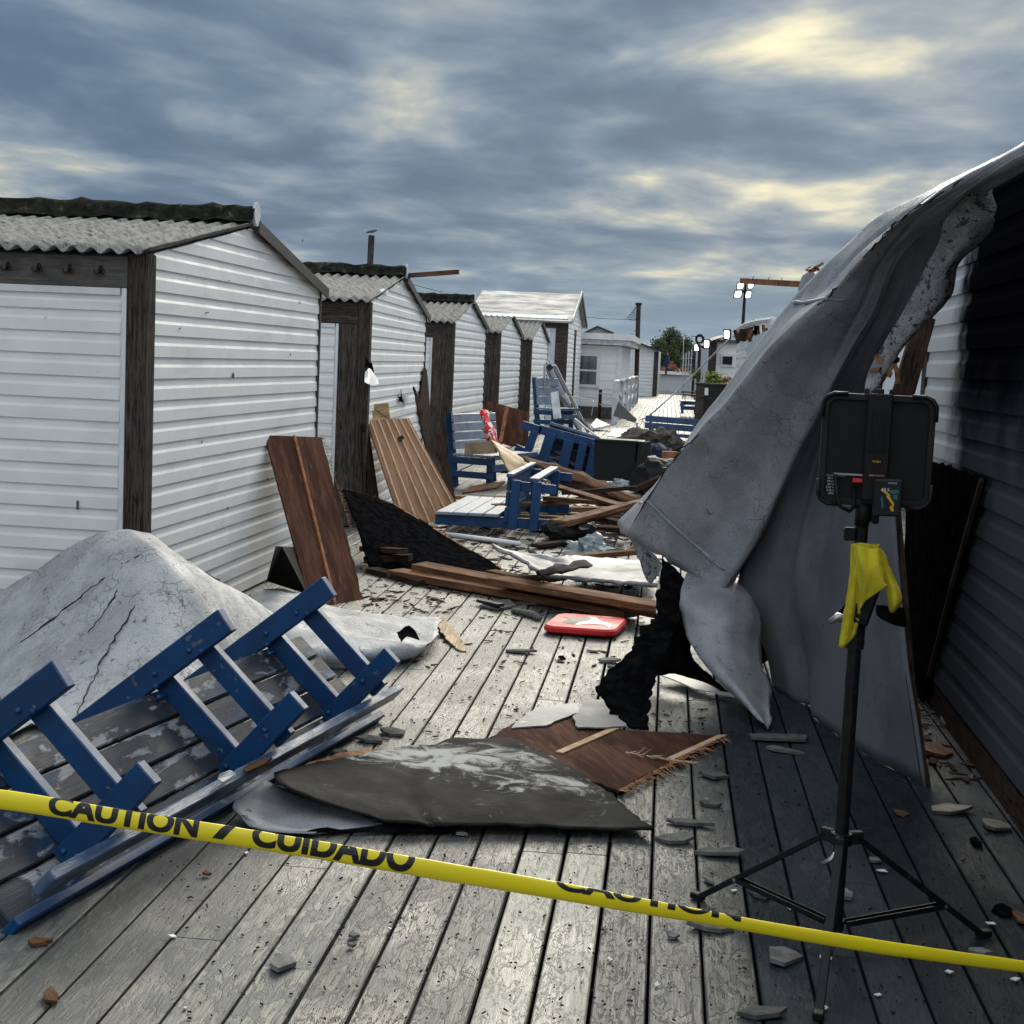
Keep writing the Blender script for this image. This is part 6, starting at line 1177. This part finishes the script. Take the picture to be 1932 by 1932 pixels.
for i, (u, v, lab) in enumerate(((1300, 739, 'far brown chair by the right hand wall'), (1305, 746, 'near brown chair by the right hand wall'))):
    D = 72-i*8; c = P(u, v, D); t = thing('chair', lab, 'chair', (c.x, D, 0)); p = MB(); p.box(c.x-.35, c.x+.3, D, D+.5, .42, .48); p.build('seat', 'header', t); p = MB(); p.board((c.x+.3, D+.25, .45), (c.x+.5, D+.25, 1.0), .5, .05, (1, 0, -.3)); p.build('backrest', 'battend', t)
    for (lx, ly) in ((-.3, .02), (-.3, .45), (.26, .02), (.26, .45)): p = MB(); p.box(c.x+lx, c.x+lx+.05, D+ly, D+ly+.05, 0, .42); p.build('leg', 'header', t)
# rope and cable across the walkway
wire([P(1375, 640, 30), P(1330, 685, 30.5), P(1280, 735, 31), P(1232, 778, 31.5), G(1215, 790, .05)], .016, 'rail', 'pale rope stretched down from the damaged cabin to the walkway')
wire([G(1225, 788, .3), G(1206, 792, .25), P(1202, 800, 28.5), G(1204, 818, .15), G(1216, 838, .05)], .022, 'rail', 'white hose looping at the left end of the long dark bench')
wire([P(1022, 748, 27), P(1075, 748, 30), P(1115, 754, 34), P(1119, 760, 34), P(1116, 785, 34)], .009, 'rail', 'thin pale wire hanging in front of the grey roofed cabin')
wire([P(1085, 790, 24), P(1115, 815, 22.5), P(1150, 838, 21.2)], .014, 'rail', 'thin pale strip sagging down to the tipped bench')
# leaning folded panel / bent boards by the cabin
ln = thing('leaning_frame', 'long pale blue folded beach lounger frame leaning against the fifth hut', 'lounger', G(1098, 812))
a, b = P(1033, 690, 27.5), G(1096, 815, .05); p = MB(); p.board(a, b, .22, .06, (-.4, -1, .2)); p.build('panel', 'slatt', ln, bevel=.01); p = MB(); p.board(a+V((.12, .02, .02)), b+V((.16, .1, 0)), .03, .07, (-.4, -1, .2)); p.build('side_rail', 'trim', ln); p = MB(); p.board(a+V((.2, .1, -.5)), b+V((.26, .1, 0)), .04, .05, (-.4, -1, .2)); p.build('blue_edge', 'blue', ln)
p = MB(); p.tube([P(1027, 735, 27.4), P(1027, 690, 27.4), P(1032, 682, 27.4), P(1037, 690, 27.4)], .022, 6); p.build('hoop', 'rail', ln, smooth=True); p = MB(); p.board(P(1033, 697, 27.35), P(1041, 690, 27.35), .10, .06, (0, -1, 0)); p.build('dark_cap', 'plankd', ln)
plank(G(1045, 800, .5), G(1072, 835, .05), .14, .03, 'header', 'grey bent board in the gap between the lounger frame and the dark sheet')
plank(P(1046, 740, 26.5), P(1052, 790, 26.2), .14, .03, 'rail', 'upright pale board behind the tipped bench', (0, -1, 0))
shard_sheet('bent_sheet', 'slate', [P(1158, 785, 37), P(1165, 757, 37), P(1185, 775, 36.5), P(1200, 790, 36), P(1196, 797, 36)], .02, 'bent grey sheet resting at the foot of the white railing', 'sheet')
shard_sheet('floor_scrap', 'chip', [G(1115, 800, .15), G(1125, 793, .2), G(1150, 797, .2), G(1150, 805, .1), G(1122, 806, .1)], .05, 'heap of pale scraps at the near end of the railing', 'scraps', jit=.04)

# ---------------------------------------------------------------- shards and chips on the deck
rs = random.Random(11)
def shard(u, v, wpx, hpx, rot, mat, lab, th=.010, group=None, n=6, name='shard', cat='shard', z=0.002):
    c = G(u, v, z); s_ = c.y/2800; hw = wpx*s_/2; hd = hpx*s_/2*2.9; a = math.radians(rot); pts = []
    for i in range(n):
        t_ = 2*math.pi*i/n+rs.uniform(-.3, .3); r_ = rs.uniform(.72, 1.08); x, y = hw*math.cos(t_)*r_, hd*math.sin(t_)*r_
        pts.append(c+V((x*math.cos(a)-y*math.sin(a), x*math.sin(a)+y*math.cos(a), th+rs.uniform(0, .006))))
    p = MB(); p.prism(pts, Z, th); o = tag(p.build(name, mat, origin=c), lab, cat, group); o.rotation_euler = (rs.uniform(-.10, .10), rs.uniform(-.10, .10), 0); return o
for row in ((530, 1822, 66, 34, 5, 'grey cement shard with a white stripe, low on the deck left of centre', 5), (1476, 1808, 76, 40, -20, 'large grey shard right of the tape at the bottom', 6), (1435, 1917, 110, 20, 8, 'grey rolled splinter at the bottom edge of the picture', 6), (1344, 1466, 62, 20, 0, 'flat grey shard right of the plywood, farthest of the column', 5), (1341, 1519, 46, 12, 3, 'second shard of the column right of the felt tip', 5),
            (1300, 1556, 100, 12, -6, 'long thin grey splinter just right of the felt tip', 6), (1272, 1587, 76, 20, 8, 'leaf shaped grey shard below the long thin splinter', 6), (1357, 1611, 112, 18, -5, 'long ragged brown grey shard above the left tripod leg', 7), (1431, 1688, 46, 22, 5, 'pale shard lying against the left tripod leg', 5), (1587, 1692, 50, 22, -5, 'grey shard between the left and front tripod legs', 6),
            (1340, 1753, 104, 15, 4, 'long grey splinter just under the tape in the lower middle', 6), (1269, 1769, 32, 11, 0, 'small pale shard left of the long splinter under the tape', 5), (1337, 1665, 20, 16, 20, 'small grey chip left of the tripod foot', 5), (1650, 1625, 34, 10, 0, 'small pale shard right of the pole base', 5), (1790, 1531, 90, 20, 5, 'double tan shard behind the right tripod leg', 7), (1735, 1300, 0, 0, 0, '', 0),
            (1877, 1562, 60, 26, 5, 'yellowish crumpled shard near the right edge', 7), (1920, 1540, 40, 36, 5, 'grey triangular shard at the right edge', 4), (1841, 1592, 26, 20, 0, 'small black lump right of the tripod', 6), (1890, 1722, 40, 22, 0, 'black lump beside the right tripod knee', 6), (1925, 1735, 40, 30, 0, 'orange brown splintered chunk at the right edge', 5), (1850, 1801, 60, 12, 0, 'grey shard above the tape near the right edge', 5),
            (98, 1884, 34, 30, 30, 'brown wood chunk in the lower left corner', 5), (665, 1768, 28, 8, 0, 'small grey chip in the lower left middle, upper of a pair', 5), (664, 1787, 22, 7, 0, 'small dark chip under the upper one of the pair', 5), (981, 1231, 64, 10, -3, 'thin grey splinter on the bright boards left of the red board', 6), (1060, 1243, 18, 9, 0, 'black crumb below the red foam board', 5), (1150, 1249, 52, 11, 5, 'grey chips just left of the charred strip', 6),
            (1165, 1262, 44, 9, 0, 'pale grey chip under the other one by the charred strip', 5), (740, 1385, 80, 16, -30, 'grey curled splinter between the bench and the felt', 6), (700, 1398, 60, 20, -20, 'flat grey scrap left of the curled splinter', 5), (868, 1440, 14, 9, 0, 'tiny dark lump on top of the black felt', 5), (640, 1420, 34, 10, 5, 'small dark scrap beside the far end of the tipped bench', 5), (1465, 1395, 120, 30, 6, 'crumpled dark grey sheet scrap below the hanging panel', 7),
            (1480, 1419, 80, 12, -8, 'narrow dark roll beside the crumpled scrap', 6), (1770, 1420, 60, 40, 0, 'brown torn board piece in the gap beside the sooty wall', 6), (1800, 1370, 70, 30, 10, 'dark reddish scrap deep in the gap by the sooty wall', 6), (1835, 1400, 60, 20, 10, 'grey scrap in the gap by the sooty wall', 6), (1700, 1538, 30, 12, 0, 'small brown chip behind the tripod pole', 5), (870, 1575, 30, 8, 0, 'grey chip just below the felt edge', 5),
            (1000, 1140, 46, 10, 5, 'grey chip between the planks and the bright boards', 5), (718, 1131, 22, 9, 0, 'white lump at the foot of the dark brown plywood', 6), (820, 1131, 26, 6, 0, 'pale chip on the deck right of the brown plywood', 5), (1120, 1230, 30, 5, -8, 'thin twig like splinter under the red board', 5), (75, 1783, 50, 12, 30, 'orange brown splinter left of the tipped bench near end', 6), (390, 1653, 20, 7, -40, 'curled brown leaf like chip near the bench', 5)):
    u, v, w_, h_, rt, lab, n = row
    if not lab: continue
    mt_ = 'char' if 'black' in lab else 'plank' if 'brown' in lab and 'grey' not in lab else 'splint' if 'orange' in lab else 'header' if 'tan' in lab or 'yellowish' in lab else 'chip' if 'white lump' in lab else 'slate'
    shard(u, v, w_, h_, rt, mt_, lab, .012 if w_ > 40 else .008, 'shards strewn over the deck', n)
for (u, v, w_, lab) in ((325, 1768, 20, 'white chip on the dark boards between the tape and the lower left shard'), (735, 1755, 12, 'tiny white chip above the pair of small grey chips'), (1490, 1715, 14, 'tiny white chip touching the left tripod leg'), (1663, 1645, 26, 'long white sliver just right of the tripod pole'), (1790, 1836, 20, 'white chip just below the tape right of the tripod'), (1870, 1745, 22, 'white sliver beside the right tripod leg tip'),
          (1556, 1905, 14, 'tiny white chip at the bottom left of the front tripod leg'), (1656, 1880, 18, 'white chip at the bottom right of the front tripod leg'), (1150, 1812, 14, 'tiny white chip lying on the new pale boards'), (465, 1612, 10, 'tiny white chip just above the tape lettering'), (1385, 1682, 14, 'tiny white chip between the two grey splinters by the left tripod foot'), (1915, 1850, 22, 'white chip below the tape at the right edge'),
          (350, 1905, 12, 'tiny white chip at the bottom edge, left of centre'), (1240, 1860, 12, 'tiny white chip at the bottom edge just right of the new pale boards')):
    shard(u, v, w_, 7, rs.uniform(-30, 30), 'chip', lab, .003, 'tiny white chips on the deck', 4, 'paint_chip', 'chip')
# fine litter nobody could count
p = MB()
def lit(n, u0, u1, v0, v1, smin, smax, flat=1.0):
    for _ in range(n):
        c = G(rs.uniform(u0, u1), rs.uniform(v0, v1), .002); a = rs.random()*3.14; s_ = rs.uniform(smin, smax); ax = V((math.cos(a), math.sin(a), rs.uniform(-.15, .15))); p.board(c-ax*s_+Z*.003, c+ax*s_+Z*.004, s_*rs.uniform(.2, .8), .004)
lit(120, 700, 1250, 1090, 1260, .006, .03); lit(420, 740, 1240, 960, 1110, .015, .10); lit(200, 1000, 1240, 900, 1000, .03, .14); lit(500, 300, 1500, 1200, 1500, .002, .007); lit(500, 300, 1900, 1500, 1930, .0015, .005); lit(160, 690, 1240, 1100, 1170, .005, .03); lit(90, 1690, 1925, 1300, 1480, .01, .05); lit(120, 960, 1330, 1335, 1470, .004, .02); lit(110, 600, 1900, 1500, 1920, .002, .008); lit(90, 500, 1200, 1250, 1400, .003, .015); lit(60, 680, 860, 1060, 1160, .01, .05)
o = p.build('wood_litter', 'plankd', origin=(0, 0, 0)); o['kind'] = 'stuff'; o['label'] = 'fine splinters and crumbs scattered over the deck boards'
p = MB(); lit(90, 780, 1230, 950, 1090, .015, .07); lit(50, 1690, 1925, 1300, 1470, .01, .04); lit(70, 1080, 1230, 780, 960, .02, .12); lit(60, 600, 1200, 1100, 1300, .004, .016); lit(60, 1060, 1200, 1010, 1040, .02, .08)
o = p.build('pale_litter', 'slate', origin=(0, 0, 0)); o['kind'] = 'stuff'; o['label'] = 'fine pale crumbs and flakes scattered over the deck boards'
